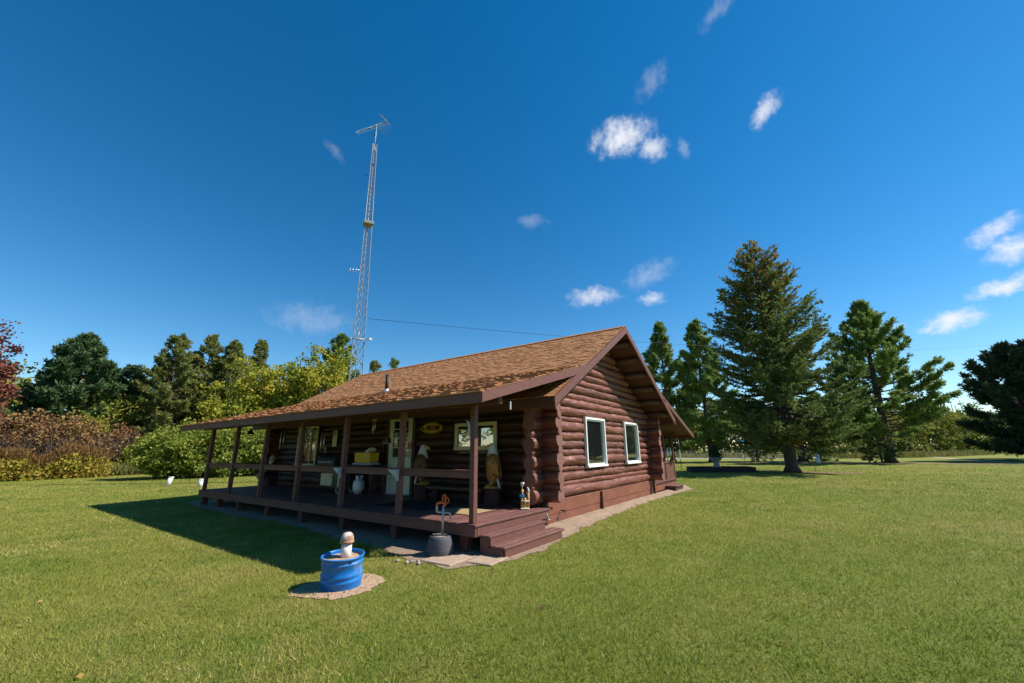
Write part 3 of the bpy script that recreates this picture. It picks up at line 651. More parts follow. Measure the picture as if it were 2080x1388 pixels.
# hose bib and pipe at the foundation
mb = MB(); mb.tube([(2.95, .10, .30), (2.95, .02, .30), (2.95, .0, .26)], .014, 8); mb.tube([(2.88, .0, .315), (3.02, .0, .315)], .007, 6); mb.obj('hose_tap', 'black', cab)

# ------------------------------------------------------------------ things on the porch
def xf(mb, M_): mb.v = [tuple(M_ @ Vector(p)) for p in mb.v]; return mb
def place(loc, rz=0, s=1): return Matrix.Translation(loc) @ Matrix.Rotation(rz, 4, 'Z') @ Matrix.Scale(s, 4)
def eagle(loc, rz, head_turn, label, body_m):
    t = thing('carved_eagle', loc, label, 'eagle carving', 'carved eagles on stumps'); P_ = place(loc, rz)
    mb = MB(); rings = []
    for z, r in ((0, .185), (.02, .18), (.15, .172), (.28, .168), (.325, .16)):
        rings.append([(r*(1+.05*mnoise.noise(Vector((math.cos(a)*3, math.sin(a)*3, z*2+rz))))*math.cos(a), r*math.sin(a), z) for a in np.linspace(0, 2*math.pi, 24, endpoint=False)])
    mb.loft(rings); xf(mb, P_).obj('stump', 'stump_bark', t)
    for s in (-1, 1):
        mb = MB()
        for k in (-.5, 0, .5): mb.tube([(.02, s*.07, .40), (.09+.02*abs(k), s*.07+k*.07, .37), (.15, s*.07+k*.11, .335), (.17, s*.07+k*.12, .325)], [.03, .026, .02, .008], 8)
        mb.tube([(0, s*.07, .50), (.02, s*.07, .38)], [.05, .035], 10); xf(mb, P_).obj('foot', 'gold_wood', t)
    mb = MB(); mb.lathe((0, 0, .325), [(.155, 0), (.16, .02), (.13, .04)], 24); xf(mb, P_).obj('perch', 'gold_wood', t)
    mb = MB(); prof = [(.42, .055, .07), (.48, .10, .12), (.58, .135, .16), (.72, .15, .185), (.86, .15, .195), (.95, .14, .185), (1.01, .115, .15), (1.05, .08, .10)]; rings = []
    for z, rx, ry in prof:
        ring = []
        for j in range(32):
            a = 2*math.pi*j/32; g_ = 1+.05*math.sin(j*math.pi*.5+z*26)*(.4+.6*abs(math.sin(a)))+.03*mnoise.noise(Vector((j, z*14, rz)))
            ring.append((rx*g_*math.cos(a)-.02*(z-.5), ry*g_*math.sin(a), z))
        rings.append(ring)
    mb.loft(rings); xf(mb, P_).obj('body', body_m, t)
    for s in (-1, 1):            # folded wings with long feather blades
        mb = MB()
        for k in range(7):
            u = k/6; x0, z0_ = .07-.16*u, 1.0-.03*abs(u-.4); x1, z1_ = -.02-.13*u, .50+.10*(1-u)
            y0_, y1_ = s*(.175-.05*u*u), s*(.185-.10*u)
            mb.tube([(x0, y0_*.9, z0_), ((x0*2+x1)/3, (y0_+s*.03), (z0_*2+z1_)/3), (x1, y1_+s*.01, (z0_+z1_*3)/4), (x1-.03, y1_*.9, z1_)], [.025, .034, .026, .006], 7)
        xf(mb, P_).obj('wing', body_m, t)
    mb = MB(); mb.prism([(-.12, -.05, .56), (-.12, .05, .56), (-.17, .06, .36), (-.18, 0, .31), (-.17, -.06, .36)], (.03, 0, 0)); xf(mb, P_).obj('tail', 'eagle_white', t)
    H_ = P_ @ Matrix.Translation((0, 0, 0)) @ Matrix.Rotation(head_turn, 4, 'Z')
    mb = MB(); n = 24; rings = []
    for z, r, zag in ((.965, .142, .045), (1.03, .118, 0), (1.09, .098, 0), (1.15, .086, 0), (1.20, .082, 0), (1.24, .062, 0), (1.262, .03, 0)):
        rings.append([((r*math.cos(2*math.pi*j/n)*1.02+(.015 if z > 1.1 else 0)), r*math.sin(2*math.pi*j/n)*.95, z-(zag if j % 2 else 0)) for j in range(n)])
    mb.loft(rings); hd = xf(mb, H_).obj('head', 'eagle_white', t)
    mb = MB(); mb.tube([(.07, 0, 1.19), (.115, 0, 1.195), (.150, 0, 1.178), (.163, 0, 1.145), (.155, 0, 1.125)], [.042, .038, .030, .018, .005], 10); xf(mb, H_).obj('beak', 'beak_yellow', hd)
    for s in (-1, 1): mb = MB(); mb.ball((.066, s*.058, 1.205), .012); xf(mb, H_).obj('eye', 'black', hd)
    return t
eagle((1.97, 1.20, DK), R(112), R(10), 'golden brown carved bald eagle on a stump, nearest the porch corner post', 'carved_gold')
eagle((1.90, 3.36, DK), R(-66), R(4), 'darker carved bald eagle on a stump beside the white door', 'carved_gold_dark')
t = thing('log_bench', (1.98, 2.3, DK), 'low dark plank bench between the two carved eagles', 'bench')
mb = MB(); mb.prism([(1.83, 1.42, .70), (2.13, 1.42, .70), (2.13, 1.42, .76), (1.83, 1.42, .755)], (0, 1.72, 0)); mb.obj('seat', 'brush_bark', t)
for y in (1.6, 2.95): mb = MB(); mb.tube([(1.98, y, .45), (1.98, y, .70)], .09, 12); mb.obj('leg', 'stump_bark', t)

# oval welcome sign
t = thing('welcome_sign', (XF-.17, 3.41, 1.98), 'oval yellow wooden WELCOME sign on the log wall beside the door', 'sign')
sxp = XF-.175
mb = MB(); n = 48
mb.prism([(sxp, 3.408+.405*math.cos(a)*(1+.015*mnoise.noise(Vector((math.cos(a)*3, math.sin(a)*3, 0)))), 2.128+.142*math.sin(a)) for a in np.linspace(0, 2*math.pi, n, endpoint=False)], (.03, 0, 0)); mb.obj('board', 'sign_wood', t)
mb = MB()
mb.tube([(sxp-.004, 3.408+.385*math.cos(a), 2.128+.125*math.sin(a)) for a in np.linspace(0, 2*math.pi, 60)], .007, 5, False); mb.obj('border', 'sign_dark', t)
fc = bpy.data.curves.new('t', 'FONT'); fc.body = 'WELCOME'; fc.size = .155; fc.extrude = .006; fc.align_x = 'CENTER'; fc.align_y = 'CENTER'; fc.offset = .0035
fo = bpy.data.objects.new('t', fc); col.objects.link(fo); bpy.context.view_layer.update()
me = bpy.data.meshes.new_from_object(fo.evaluated_get(bpy.context.evaluated_depsgraph_get())); bpy.data.objects.remove(fo)
me.transform(Matrix(((0, 0, -1, sxp-.004), (-.66, 0, 0, 3.355), (0, 1, 0, 2.125), (0, 0, 0, 1)))); me.materials.clear(); me.materials.append(MATS['sign_dark'])
link(bpy.data.objects.new('lettering', me), t)
mb = MB()     # little carved animal at the left of the word
mb.ball((sxp-.004, 3.70, 2.12), .012, .042, .03); mb.ball((sxp-.004, 3.745, 2.148), .011, .022, .02); mb.tube([(sxp-.004, 3.675, 2.11), (sxp-.004, 3.67, 2.06)], .008, 5); mb.tube([(sxp-.004, 3.725, 2.11), (sxp-.004, 3.73, 2.06)], .008, 5); mb.obj('carved_animal', 'sign_dark', t)

# mats
def rug(x0, x1, y0, y1, m, label):
    mb = MB(); mb.box(((x0+x1)/2, (y0+y1)/2, DK+.009), (x1-x0, y1-y0, .013), ch=.005); tag(mb.obj('door_mat', m), label, 'mat', 'mats on the deck')
rug(.55, 1.45, 1.75, 3.25, 'mat_dark', 'dark navy mat lying on the shaded deck before the door')
rug(.55, 1.22, .62, 1.46, 'mat_tan', 'tan coir mat lying half in the sun behind the corner post')
# ornament of little pilings with a blue bird and a solar lamp
t = thing('piling_ornament', (1.72, .20, DK), 'small wooden piling ornament with blue bird and clear solar lamp on deck', 'ornament')
mb = MB(); mb.box((1.72, .20, DK+.016), (.19, .17, .03), rot=Matrix.Rotation(R(36), 3, 'Z'), ch=.008); mb.obj('base', 'cream', t)
for dx, dy, h in ((-.035, .04, .20), (.0, -.005, .21), (.055, -.045, .30), (-.0, .055, .36)): mb = MB(); mb.tube([(1.72+dx, .2+dy, DK+.03), (1.72+dx, .2+dy, DK+h)], .027, 10); mb.obj('piling', 'post_wood', t)
mb = MB(); mb.tube([(1.72+.068*math.cos(a), .2+.075*math.sin(a), DK+.155) for a in np.linspace(0, 2*math.pi, 16)], .010, 6, False); mb.obj('rope', 'eagle_white', t)
mb = MB(); mb.ball((1.665, .235, DK+.235), .05, .03, .032, rot=Matrix.Rotation(R(125), 3, 'Z')); mb.ball((1.655, .195, DK+.262), .022); mb.tube([(1.68, .27, DK+.24), (1.70, .31, DK+.27)], [.02, .008], 6); mb.obj('bird', 'blue_bird', t)
mb = MB(); mb.ball((1.78, .15, DK+.335), .022, .02, .045); mb.ball((1.775, .165, DK+.385), .016); mb.obj('gull', 'eagle_white', t)
mb = MB(); mb.tube([(1.72, .255, DK+.35), (1.72, .255, DK+.42)], .007, 6); mb.lathe((1.72, .255, DK+.41), [(.012, 0), (.028, .015), (.034, .06), (.030, .062)], 14); mb.lathe((1.72, .255, DK+.472), [(.05, 0), (.048, .012), (.02, .022)], 14); mb.obj('solar_lamp', 'alu', t)
# bird ornament on the corner post
t = thing('bird_ornament', (-.02, .11, 1.68), 'grey and white wooden bird clinging to the sunlit corner post', 'ornament')
mb = MB(); mb.tube([(-.01, .20, 2.055), (-.005, .175, 2.04), (0, .14, 2.01), (0, .125, 1.97), (0, .115, 1.90), (0, .10, 1.82)], [.006, .016, .030, .036, .042, .034], 12); mb.obj('body', 'grey_white_bird', t)
mb = MB(); mb.tube([(0, .10, 1.82), (0, .095, 1.76), (0, .09, 1.68)], [.030, .026, .008], 8); mb.obj('tail', 'eagle_white', t)
mb = MB(); mb.tube([(-.012, .195, 2.06), (-.016, .215, 2.072)], [.012, .004], 6); mb.obj('bill', 'red_spot', t)
# wind chimes
def chime(loc, top, n, ln, rad, label, ball=False):
    t = thing('wind_chime', (loc[0], loc[1], top-ln-.25), label, 'wind chime', 'wind chimes under the porch roof'); x, y = loc
    mb = MB(); mb.tube([(x, y, zp(x)-.06), (x, y, top)], .003, 4); mb.obj('cord', 'black', t)
    mb = MB()
    if ball: mb.ball((x, y, top-.03), .062, .062, .05)
    else: mb.lathe((x, y, top-.03), [(.05, 0), (.05, .015), (.01, .03)], 14)
    mb.obj('top_piece', 'tan_skin' if ball else 'dark_metal', t)
    for k in range(n):
        a = 2*math.pi*k/n+.4; px, py = x+rad*math.cos(a), y+rad*math.sin(a); d = (k*37 % 5)*.018
        mb = MB(); mb.tube([(px, py, top-.07-d), (px*1.0+.006*(k % 3-1), py, top-.07-ln-d*1.6)], .011, 8); mb.obj('chime_tube', 'alu', t)
chime((1.2, 9.12), 2.33, 4, .52, .06, 'longest tube wind chime, farthest left before the dark log wall')
chime((1.2, 6.75), 2.10, 4, .37, .055, 'wind chime of straight tubes hanging left of the black grill lid')
chime((1.2, 4.43), 2.36, 4, .20, .036, 'short wind chime with a tan ball top hanging near the door', True)
t = thing('hanging_feeder', (1.6, 4.36, 1.76), 'dark bird feeder hanging on cords beside the white door', 'bird feeder')
mb = MB(); mb.box((1.6, 4.36, 1.83), (.11, .13, .12), ch=.01); mb.obj('body', 'dark_metal', t)
mb = MB(); mb.box((1.6, 4.36, 1.763), (.18, .22, .016), ch=.004); mb.obj('tray', 'grey_bracket', t)
mb = MB(); mb.tube([(1.6, 4.28, 1.77), (1.6, 4.365, zp(1.6)-.05)], .003, 4); mb.tube([(1.6, 4.44, 1.77), (1.6, 4.37, zp(1.6)-.05)], .003, 4); mb.obj('cord', 'post_wood', t)
t = thing('hanging_bell', (.6, 9.97, 2.10), 'small black bell hanging from the far end of the porch roof', 'bell')
mb = MB(); mb.lathe((.6, 9.97, 2.12), [(.105, 0), (.09, .03), (.06, .10), (.03, .15), (.01, .17)], 16); mb.obj('bell_body', 'black', t); mb = MB(); mb.tube([(.6, 9.97, 2.28), (.6, 9.97, zp(.6)-.05)], .004, 5); mb.obj('cord', 'black', t)
# grill
t = thing('gas_grill', (1.75, 6.8, DK), 'black lidded gas grill with cream cabinet doors on the deck', 'grill')
mb = MB(); n = 14; prof = [(1.47, 1.20)] + [(1.76-.29*math.cos(a), 1.24+.30*math.sin(a)) for a in np.linspace(0, math.pi, n)] + [(2.05, 1.20)]
mb.prism([(x, 6.52, z) for x, z in prof], (0, .86, 0)); lid = mb.obj('lid', 'dark_metal', t)
mb = MB(); mb.tube([(1.46, 6.62, 1.28), (1.42, 6.64, 1.28), (1.42, 7.26, 1.28), (1.46, 7.28, 1.28)], .014, 8); mb.obj('handle', 'alu', lid)
mb = MB(); mb.box((1.76, 6.95, 1.12), (.58, .90, .14), ch=.01); mb.obj('firebox', 'dark_metal', t)
mb = MB(); mb.box((1.78, 6.72, .80), (.48, 1.06, .40), ch=.008); mb.obj('cabinet', 'dark_metal', t)
for a, b_ in ((6.62, 7.20), (6.20, 6.34)): mb = MB(); mb.box((1.53, (a+b_)/2, .80), (.02, b_-a, .325), ch=.005); dd = mb.obj('cabinet_door', 'cream', t)
mb = MB(); mb.ball((1.51, 6.66, .88), .02); mb.obj('knob', 'black', t)
mb = MB(); mb.box((1.76, 7.55, 1.19), (.46, .28, .03), ch=.006); mb.obj('side_shelf', 'dark_metal', t)
for x in (1.56, 1.98):
    mb = MB(); mb.tube([(x, 7.16, .60), (x, 7.16, DK)], .022, 8); mb.obj('leg', 'dark_metal', t)
    mb = MB(); mb.tube([(x, 6.28, .58), (x, 6.28, .46+.08)], .02, 8); mb.obj('leg', 'dark_metal', t)
    mb = MB(); mb.tube([(x-.06+.0, 6.24+.09*math.cos(a), DK+.10+.09*math.sin(a)) for a in np.linspace(0, 2*math.pi, 22)], .014, 6, False); wh = mb.obj('wheel', 'alu', t)
    mb = MB(); mb.tube([(x-.07, 6.24, DK+.10), (x-.05, 6.24, DK+.10)], .075, 16); mb.obj('hub', 'black', wh)
t = thing('side_table', (1.88, 5.55, DK), 'black side table carrying the yellow box', 'table')
mb = MB(); mb.box((1.88, 5.55, 1.19), (.48, 1.10, .035), ch=.005); mb.obj('table_top', 'dark_metal', t)
for x in (1.68, 2.08):
    for y in (5.05, 6.05): mb = MB(); mb.box((x, y, .811), (.035, .035, .722)); mb.obj('leg', 'dark_metal', t)
t = thing('serving_tray', (1.85, 5.55, 1.21), 'flat grey tray under the yellow box', 'tray'); mb = MB(); mb.box((1.85, 5.56, 1.236), (.34, .82, .055), ch=.018); mb.obj('tray_body', 'grey_bracket', t)
t = thing('yellow_box', (1.85, 5.56, 1.264), 'bright yellow plastic box on the table beside the grill', 'box')
mb = MB(); z0 = 1.268
mb.loft([[(1.85+sx*(.13+k*.02), 5.56+sy*(.31+k*.035), z0+h) for sx, sy in ((-1, -1), (1, -1), (1, 1), (-1, 1))] for k, h in ((0, 0), (.2, .01), (1, .235), (1.25, .236), (1.25, .262), (.9, .262), (.85, .04))], smooth=False); mb.obj('tub', 'yellow_plastic', t)
mb = MB(); mb.box((1.85, 5.40, z0+.31), (.22, .26, .10), rot=Matrix.Rotation(R(-24), 3, 'X'), ch=.03); mb.obj('folded_paper', 'eagle_white', t)
t = thing('propane_tank', (1.87, 5.85, DK), 'white propane cylinder standing under the table', 'propane tank')
mb = MB(); mb.lathe((1.87, 5.85, DK), [(.105, 0), (.105, .045), (.12, .05), (.148, .09), (.155, .14), (.155, .26), (.145, .31), (.11, .345), (.05, .36)], 24); mb.obj('cylinder', 'white', t)
mb = MB()
for a0, a1 in ((-.9, .9), (2.2, 4.0)):
    A = np.linspace(a0, a1, 10); mb.add([(1.87+.095*math.cos(a), 5.85+.095*math.sin(a), DK+.34+h) for h in (0, .13) for a in A], [(i, i+1, 11+i, 10+i) for i in range(9)], True)
o = mb.obj('collar', 'white', t); m_ = o.modifiers.new('s', 'SOLIDIFY'); m_.thickness = .006
mb = MB(); mb.tube([(1.87, 5.85, DK+.36), (1.87, 5.85, DK+.43)], .02, 8); mb.tube([(1.83, 5.85, DK+.42), (1.91, 5.85, DK+.42)], .016, 8); mb.obj('valve', 'galv', t)
t = thing('carved_figure', (1.78, 5.08, DK), 'dark carved wooden figure standing under the table end by the door', 'carving')
mb = MB(); mb.lathe((1.78, 5.08, DK), [(.12, 0), (.12, .05), (.10, .06)], 16); mb.obj('base', 'stump_bark', t)
mb = MB()
for s in (-1, 1): mb.tube([(1.78, 5.08+s*.05, DK+.05), (1.77, 5.08+s*.055, DK+.2), (1.78, 5.08+s*.04, DK+.36)], [.045, .05, .06], 10)
mb.lathe((1.78, 5.08, DK+.30), [(.08, 0), (.115, .08), (.12, .17), (.10, .25), (.055, .30), (.07, .33), (.075, .38), (.055, .43), (.02, .45)], 16); mb.obj('body', 'stump_bark', t)
for s in (-1, 1): mb = MB(); mb.tube([(1.77, 5.08+s*.10, DK+.53), (1.72, 5.08+s*.13, DK+.42), (1.68, 5.08+s*.07, DK+.36)], [.04, .035, .03], 8); mb.obj('arm', 'stump_bark', t)
t = thing('garden_stick', (2.18, 4.96, 1.21), 'thin weathered board hanging on the log wall left of the door', 'board'); mb = MB(); mb.box((XF-.17, 5.36, 1.78), (.02, .05, .34), ch=.004); mb.box((XF-.16, 5.36, 1.42), (.015, .018, .40)); mb.obj('board', 'brush_bark', t)
t = thing('wall_plaque', (XF-.17, 7.80, 1.72), 'narrow cream plaque on the log wall beside the far window', 'plaque'); mb = MB(); mb.box((XF-.175, 7.80, 1.97), (.03, .24, .5), ch=.01); mb.obj('plate', 'cream', t); mb = MB(); mb.box((XF-.193, 7.80, 2.12), (.012, .12, .12), ch=.004); mb.obj('dial', 'stone', t)
t = thing('wall_mask', (XF-.17, 8.25, 1.45), 'small tan figure hanging on the log wall near the grill', 'ornament'); mb = MB(); mb.ball((XF-.19, 8.25, 1.55), .04, .07, .10); mb.ball((XF-.2, 8.24, 1.68), .04, .055, .055); mb.obj('figure', 'tan_skin', t)
# seated doll at the far end
t = thing('seated_doll', (1.7, 10.7, DK), 'seated doll with round tan face and pale shoes at the far porch end', 'doll')
mb = MB(); mb.box((1.75, 10.75, DK+.18), (.34, .4, .36), ch=.02); mb.obj('stool', 'stump_bark', t)
mb = MB(); mb.lathe((1.75, 10.72, DK+.36), [(.13, 0), (.15, .1), (.13, .3), (.09, .40), (.05, .44)], 14); mb.obj('torso', 'mat_dark', t)
mb = MB(); mb.ball((1.72, 10.70, DK+.90), .10, .12, .135); hd = mb.obj('head', 'tan_skin', t)
mb = MB()
for s in (-1, 1): mb.tube([(1.63, 10.70+s*.03, DK+1.02), (1.62, 10.70+s*.10, DK+1.0)], .012, 6)
mb.ball((1.63, 10.70, DK+.93), .025); mb.obj('brows', 'stump_bark', hd)
mb = MB(); mb.lathe((1.68, 10.70, DK+.70), [(.02, 0), (.06, .05), (.07, .10), (.04, .13)], 10); mb.obj('beard', 'eagle_white', hd)
for s in (-1, 1):
    mb = MB(); mb.tube([(1.68, 10.72+s*.1, DK+.40), (1.5, 10.74+s*.12, DK+.42), (1.46, 10.75+s*.14, DK+.25)], [.06, .055, .05], 8); mb.obj('leg', 'mat_dark', t)
    mb = MB(); mb.ball((1.42, 10.76+s*.13, DK+.34), .06, .08, .10); mb.obj('shoe', 'tan_skin', t)
# herons on the rear rail
for i, (x, h, lab) in enumerate(((11.72, .50, 'white long-legged bird figure on the side porch rail, left of the pair'), (12.15, .52, 'white long-legged bird figure on the side porch rail, right of the pair'))):
    t = thing('bird_figure', (x, .2, 1.07), lab, 'figurine', 'bird figures on the side porch rail')
    mb = MB(); mb.box((x, .2, 1.075), (.14, .09, .014), ch=.004); mb.obj('base', 'post_wood', t)
    for s in (-1, 1): mb = MB(); mb.tube([(x+s*.03, .2, 1.08), (x+s*.025, .2, 1.08+h*.42)], .010, 6); mb.obj('leg', 'beak_yellow', t)
    mb = MB(); mb.ball((x, .2, 1.08+h*.58), .075, .055, .10); mb.tube([(x+.03, .2, 1.08+h*.72), (x+.05, .2, 1.08+h*.85), (x+.02, .2, 1.08+h)], [.04, .024, .03], 8); mb.obj('body', 'white', t)
    mb = MB(); mb.tube([(x+.02, .2, 1.08+h), (x-.08, .19, 1.08+h*.97)], [.016, .004], 6); mb.obj('bill', 'terracotta', t)

# ------------------------------------------------------------------ pump, slabs, blue drum, lawn pipes
t = thing('yard_hydrant', (-.31, .42, 0), 'galvanized yard hydrant with orange handle standing in a grey keg', 'hydrant')
hx_, hy_ = -.31, .42
mb = MB(); mb.lathe((hx_, hy_, .012), [(.228, 0), (.236, .03), (.234, .12), (.224, .22), (.205, .31), (.186, .365), (.170, .367), (.165, .345)], 36); mb.obj('keg', 'barrel_grey', t)
mb = MB(); mb.lathe((hx_, hy_, .012), [(.166, .35), (.10, .358), (.02, .36)], 30); mb.obj('sand_fill', 'sand', t)
mb = MB(); mb.tube([(hx_+.04, hy_, .36), (hx_+.04, hy_, .93)], .021, 12); mb.obj('standpipe', 'galv', t)
U_ = rt.xy.to_3d().normalized()
def hp(a, z, d=0): return Vector((hx_+.04, hy_, z)) + U_*a + Vector((-.8, -.6, 0))*d
mb = MB(); mb.tube([hp(-.115, .925), hp(-.115, .83), hp(-.105, .805), hp(-.02, .795), hp(.10, .785), hp(.125, .775), hp(.135, .745), hp(.135, .67)], [.017, .017, .018, .014, .014, .018, .018, .017], 10)
for a, z in ((-.115, .86), (-.115, .90), (.05, .79), (.135, .69)): mb.tube([hp(a-.004, z-.012), hp(a+.004, z+.012)], .024, 8)
mb.obj('spout', 'galv', t)
mb = MB(); mb.tube([hp(-.115, .92), hp(-.115, .965), hp(-.08, .985), hp(0, .985), hp(.03, .96), hp(.02, .92)], [.022, .024, .024, .026, .026, .028], 10); mb.obj('head', 'orange_red', t)
mb = MB(); mb.tube([hp(-.02, .98), hp(-.018, 1.07), hp(-.01, 1.135), hp(.015, 1.15), hp(.04, 1.13), hp(.045, 1.06), hp(.04, .98)], .012, 8); mb.tube([hp(.042, 1.09), hp(.085, 1.07), hp(.10, 1.03), hp(.085, .985), hp(.05, .965)], .010, 8); mb.tube([hp(.01, 1.14), hp(.02, 1.08), hp(.015, .99)], .008, 6); mb.obj('handle', 'orange_red', t)
t.scale = (.88, .88, .77)
for k, (c, s, r_, lab) in enumerate((((-.42, .12), (.62, .55), 4, 'worn concrete slab under the hydrant keg'), ((-.16, -.40), (.50, .42), 8, 'worn concrete slab at the foot of the porch steps'))):
    mb = MB(); mb.box((c[0], c[1], .012), (s[0], s[1], .03), rot=Matrix.Rotation(R(r_), 3, 'Z'), ch=.008); tag(mb.obj('paving_slab', 'concrete'), lab, 'paving slab', 'slabs by the steps')
for k in range(9):
    a = rng.uniform(0, 6.28); x, y = -.86+rng.normal()*.07, .50+rng.normal()*.10
    mb = MB(); mb.ball((x, y, .02), .03*rng.uniform(.6, 1.2), .025, .018, 7, 5); tag(mb.obj('pebble', 'rock'), 'pale pebble in the small heap at the corner of the hydrant slab', 'pebble', 'pebbles by the hydrant slab')
bx_, by_ = -2.03, .34
t = thing('blue_drum', (bx_, by_, 0), 'cut off blue plastic drum filled with sand around a white pipe', 'drum')
BD = Matrix.Translation((bx_, by_, -.01)) @ Matrix.Rotation(R(4), 4, rt) @ Matrix.Translation((-bx_, -by_, 0))
mb = MB(); mb.lathe((bx_, by_, 0), [(.243, 0), (.248, .02), (.249, .10), (.262, .125), (.262, .145), (.249, .165), (.250, .185), (.263, .205), (.263, .225), (.251, .245), (.254, .36), (.262, .372), (.262, .395), (.254, .40), (.256, .445), (.270, .452), (.274, .468), (.268, .482), (.252, .482), (.247, .465), (.244, .38)], 56, cap=False); xf(mb, BD).obj('drum_wall', 'blue_plastic', t)
mb = MB(); n = 40; V = [(bx_, by_, .425)]; F = []
for i, rr in enumerate((.08, .16, .249)):
    for j in range(n): a = 2*math.pi*j/n; V.append((bx_+rr*math.cos(a), by_+rr*math.sin(a), .425+.012*mnoise.noise(Vector((math.cos(a)*rr*20, math.sin(a)*rr*20, 2)))))
for j in range(n): F.append((0, 1+j, 1+(j+1) % n))
for i in range(2):
    for j in range(n): a = 1+i*n+j; b_ = 1+i*n+(j+1) % n; F.append((a, a+n, b_+n, b_))
mb.add(V, F, True); xf(mb, BD).obj('sand_fill', 'sand', t)
mb = MB(); mb.tube([(bx_+.03, by_-.0, .36), (bx_+.03, by_-.0, .625)], .066, 24); mb.obj('vent_pipe', 'pipe_white', t)
mb = MB(); mb.lathe((bx_+.03, by_, .618), [(.074, 0), (.090, .006), (.092, .032), (.084, .040), (.083, .06), (.079, .10), (.062, .14), (.035, .162), (.008, .168)], 26); mb.obj('pipe_cap', 'rust', t)
Dm = Vector((-.62, -.78, 0)); Ds = Vector((.78, -.62, 0))     # marker strokes under the rim
mb = MB()
for (a, z0, z1, w_) in ((.42, .385, .44, .006), (.45, .437, .443, .03), (.50, .395, .43, .005), (.50, .41, .416, .022), (.56, .40, .406, .02)):
    ang = math.atan2(Dm.y, Dm.x)+a; n_ = Vector((math.cos(ang), math.sin(ang), 0)); tdir = Vector((-n_.y, n_.x, 0)); c = Vector((bx_, by_, 0))+n_*.2575
    mb.prism([c-tdir*w_/2+Vector((0, 0, z0)), c+tdir*w_/2+Vector((0, 0, z0)), c+tdir*w_/2+Vector((0, 0, z1)), c-tdir*w_/2+Vector((0, 0, z1))], n_*.003)
xf(mb, BD).obj('marker_strokes', 'black', t)
t.scale = (.92, .92, .76)
for (x, y, h, tl, lab) in ((1.87, 21.5, .42, .10, 'leaning white pipe stub standing in the lawn before the lilac bush'), (2.50, 19.2, .36, 0, 'short white pipe stub in the lawn beside the far porch post')):
    t = thing('pipe_stub', (x, y, 0), lab, 'pipe', 'pipe stubs in the lawn')
    mb = MB(); mb.tube([(x, y, 0), (x+tl, y-tl*.4, h)], .10, 16); mb.obj('pipe', 'white', t); mb = MB(); mb.lathe((x+tl, y-tl*.4, h-.04), [(.108, 0), (.108, .05), (.09, .058)], 16); mb.obj('cap', 'pipe_white', t)

# ------------------------------------------------------------------ lattice mast with antennas
mx_, my_ = 8.37, 16.45
t = thing('antenna_mast', (mx_, my_, 0), 'tall galvanized lattice mast with television antenna behind the cabin', 'mast')
def side(z): return .86 - .0275*z
rot0 = R(62)
def corner(k, z):
    s = side(z)/math.sqrt(3); a = rot0+k*2*math.pi/3; return Vector((mx_+s*math.cos(a)-.006*z, my_+s*math.sin(a)+.004*z, z))
for k in range(3): mb = MB(); mb.tube([corner(k, z) for z in (0, 5, 10, 15, 21.8)], [.034, .03, .027, .024, .02], 8); mb.obj('mast_leg', 'steel_paint', t)
zs = [0]
while zs[-1] < 21.4: zs.append(zs[-1]+side(zs[-1])*.92)
zs[-1] = 21.8
for a, b_ in zip(zs[:-1], zs[1:]):
    mb = MB()
    for k in range(3):
        mb.tube([corner(k, a), corner((k+1) % 3, b_)], .013, 5, smooth=False); mb.tube([corner((k+1) % 3, a), corner(k, b_)], .013, 5, smooth=False); 
    mb.obj('brace_bay', 'steel_paint', t)
tc_ = (corner(0, 21.8)+corner(1, 21.8)+corner(2, 21.8))/3
mb = MB(); mb.tube([tc_-Vector((0, 0, .6)), tc_+Vector((.0, -.02, 1.7))], .026, 8); mb.obj('mast_pole', 'galv', t)
mb = MB(); mb.box((mx_-.09, my_+.06, 15.72), (.62, .62, .22), rot=Matrix.Rotation(rot0, 3, 'Z'), ch=.02); mb.obj('rotor_platform', 'stone', t)
mb = MB(); mb.tube([corner(1, 8.0), corner(1, 8.0)+Vector((-.25, .2, .0))], .03, 6); mb.tube([corner(2, 8.0)+Vector((-.1, .1, 0)), corner(2, 8.0)+Vector((.30, -.25, 0))], .03, 6); mb.box(corner(2, 8.0)+Vector((.22, -.2, .03)), (.2, .14, .12)); mb.tube([corner(0, 8.0)+Vector((0, 0, .05)), corner(0, 8.0)+Vector((0, 0, .6))], .035, 8); mb.tube([corner(1, 8.0)+Vector((-.05, 0, 0)), corner(2, 8.0)], .035, 6); mb.obj('side_bracket', 'galv', t)
mb = MB(); b0 = corner(1, 12.4); mb.tube([b0, b0+Vector((-.55, .38, -.1))], .014, 6)
for q in (.35, .6, .85): c = b0+Vector((-.55, .38, -.1))*q; mb.tube([c+Vector((0, 0, .14)), c-Vector((0, 0, .14))], .010, 5)
mb.obj('side_antenna', 'alu', t)
mb = MB(); b0 = corner(1, 19.2); mb.tube([b0, b0+Vector((-.22, .16, .0))], .012, 5); mb.tube([b0+Vector((-.22, .16, -.18)), b0+Vector((-.22, .16, .18))], .010, 5); mb.ball(tc_+Vector((0, 0, -1.6)), .07); mb.ball(tc_+Vector((-.05, .03, .75)), .06); mb.obj('small_dipole', 'black', t)
bd_ = Vector((.26, -.965, .0)); c0 = tc_+Vector((0, -.02, 1.52)); sd = Vector((.965, .26, 0))
ya = bpy.data.objects.new('yagi_antenna', None); link(ya, t)
mb = MB(); mb.tube([c0-bd_*1.75, c0+bd_*1.0], .02, 6); mb.obj('boom', 'dark_metal', ya)
for k in range(15):
    q = c0-bd_*(1.72-k*.155); mb = MB(); mb.tube([q-sd*.17+Vector((0, 0, .012)), q+sd*.17+Vector((0, 0, .012))], .013, 5); mb.obj('element', 'alu', ya)
e0 = c0+bd_*.95
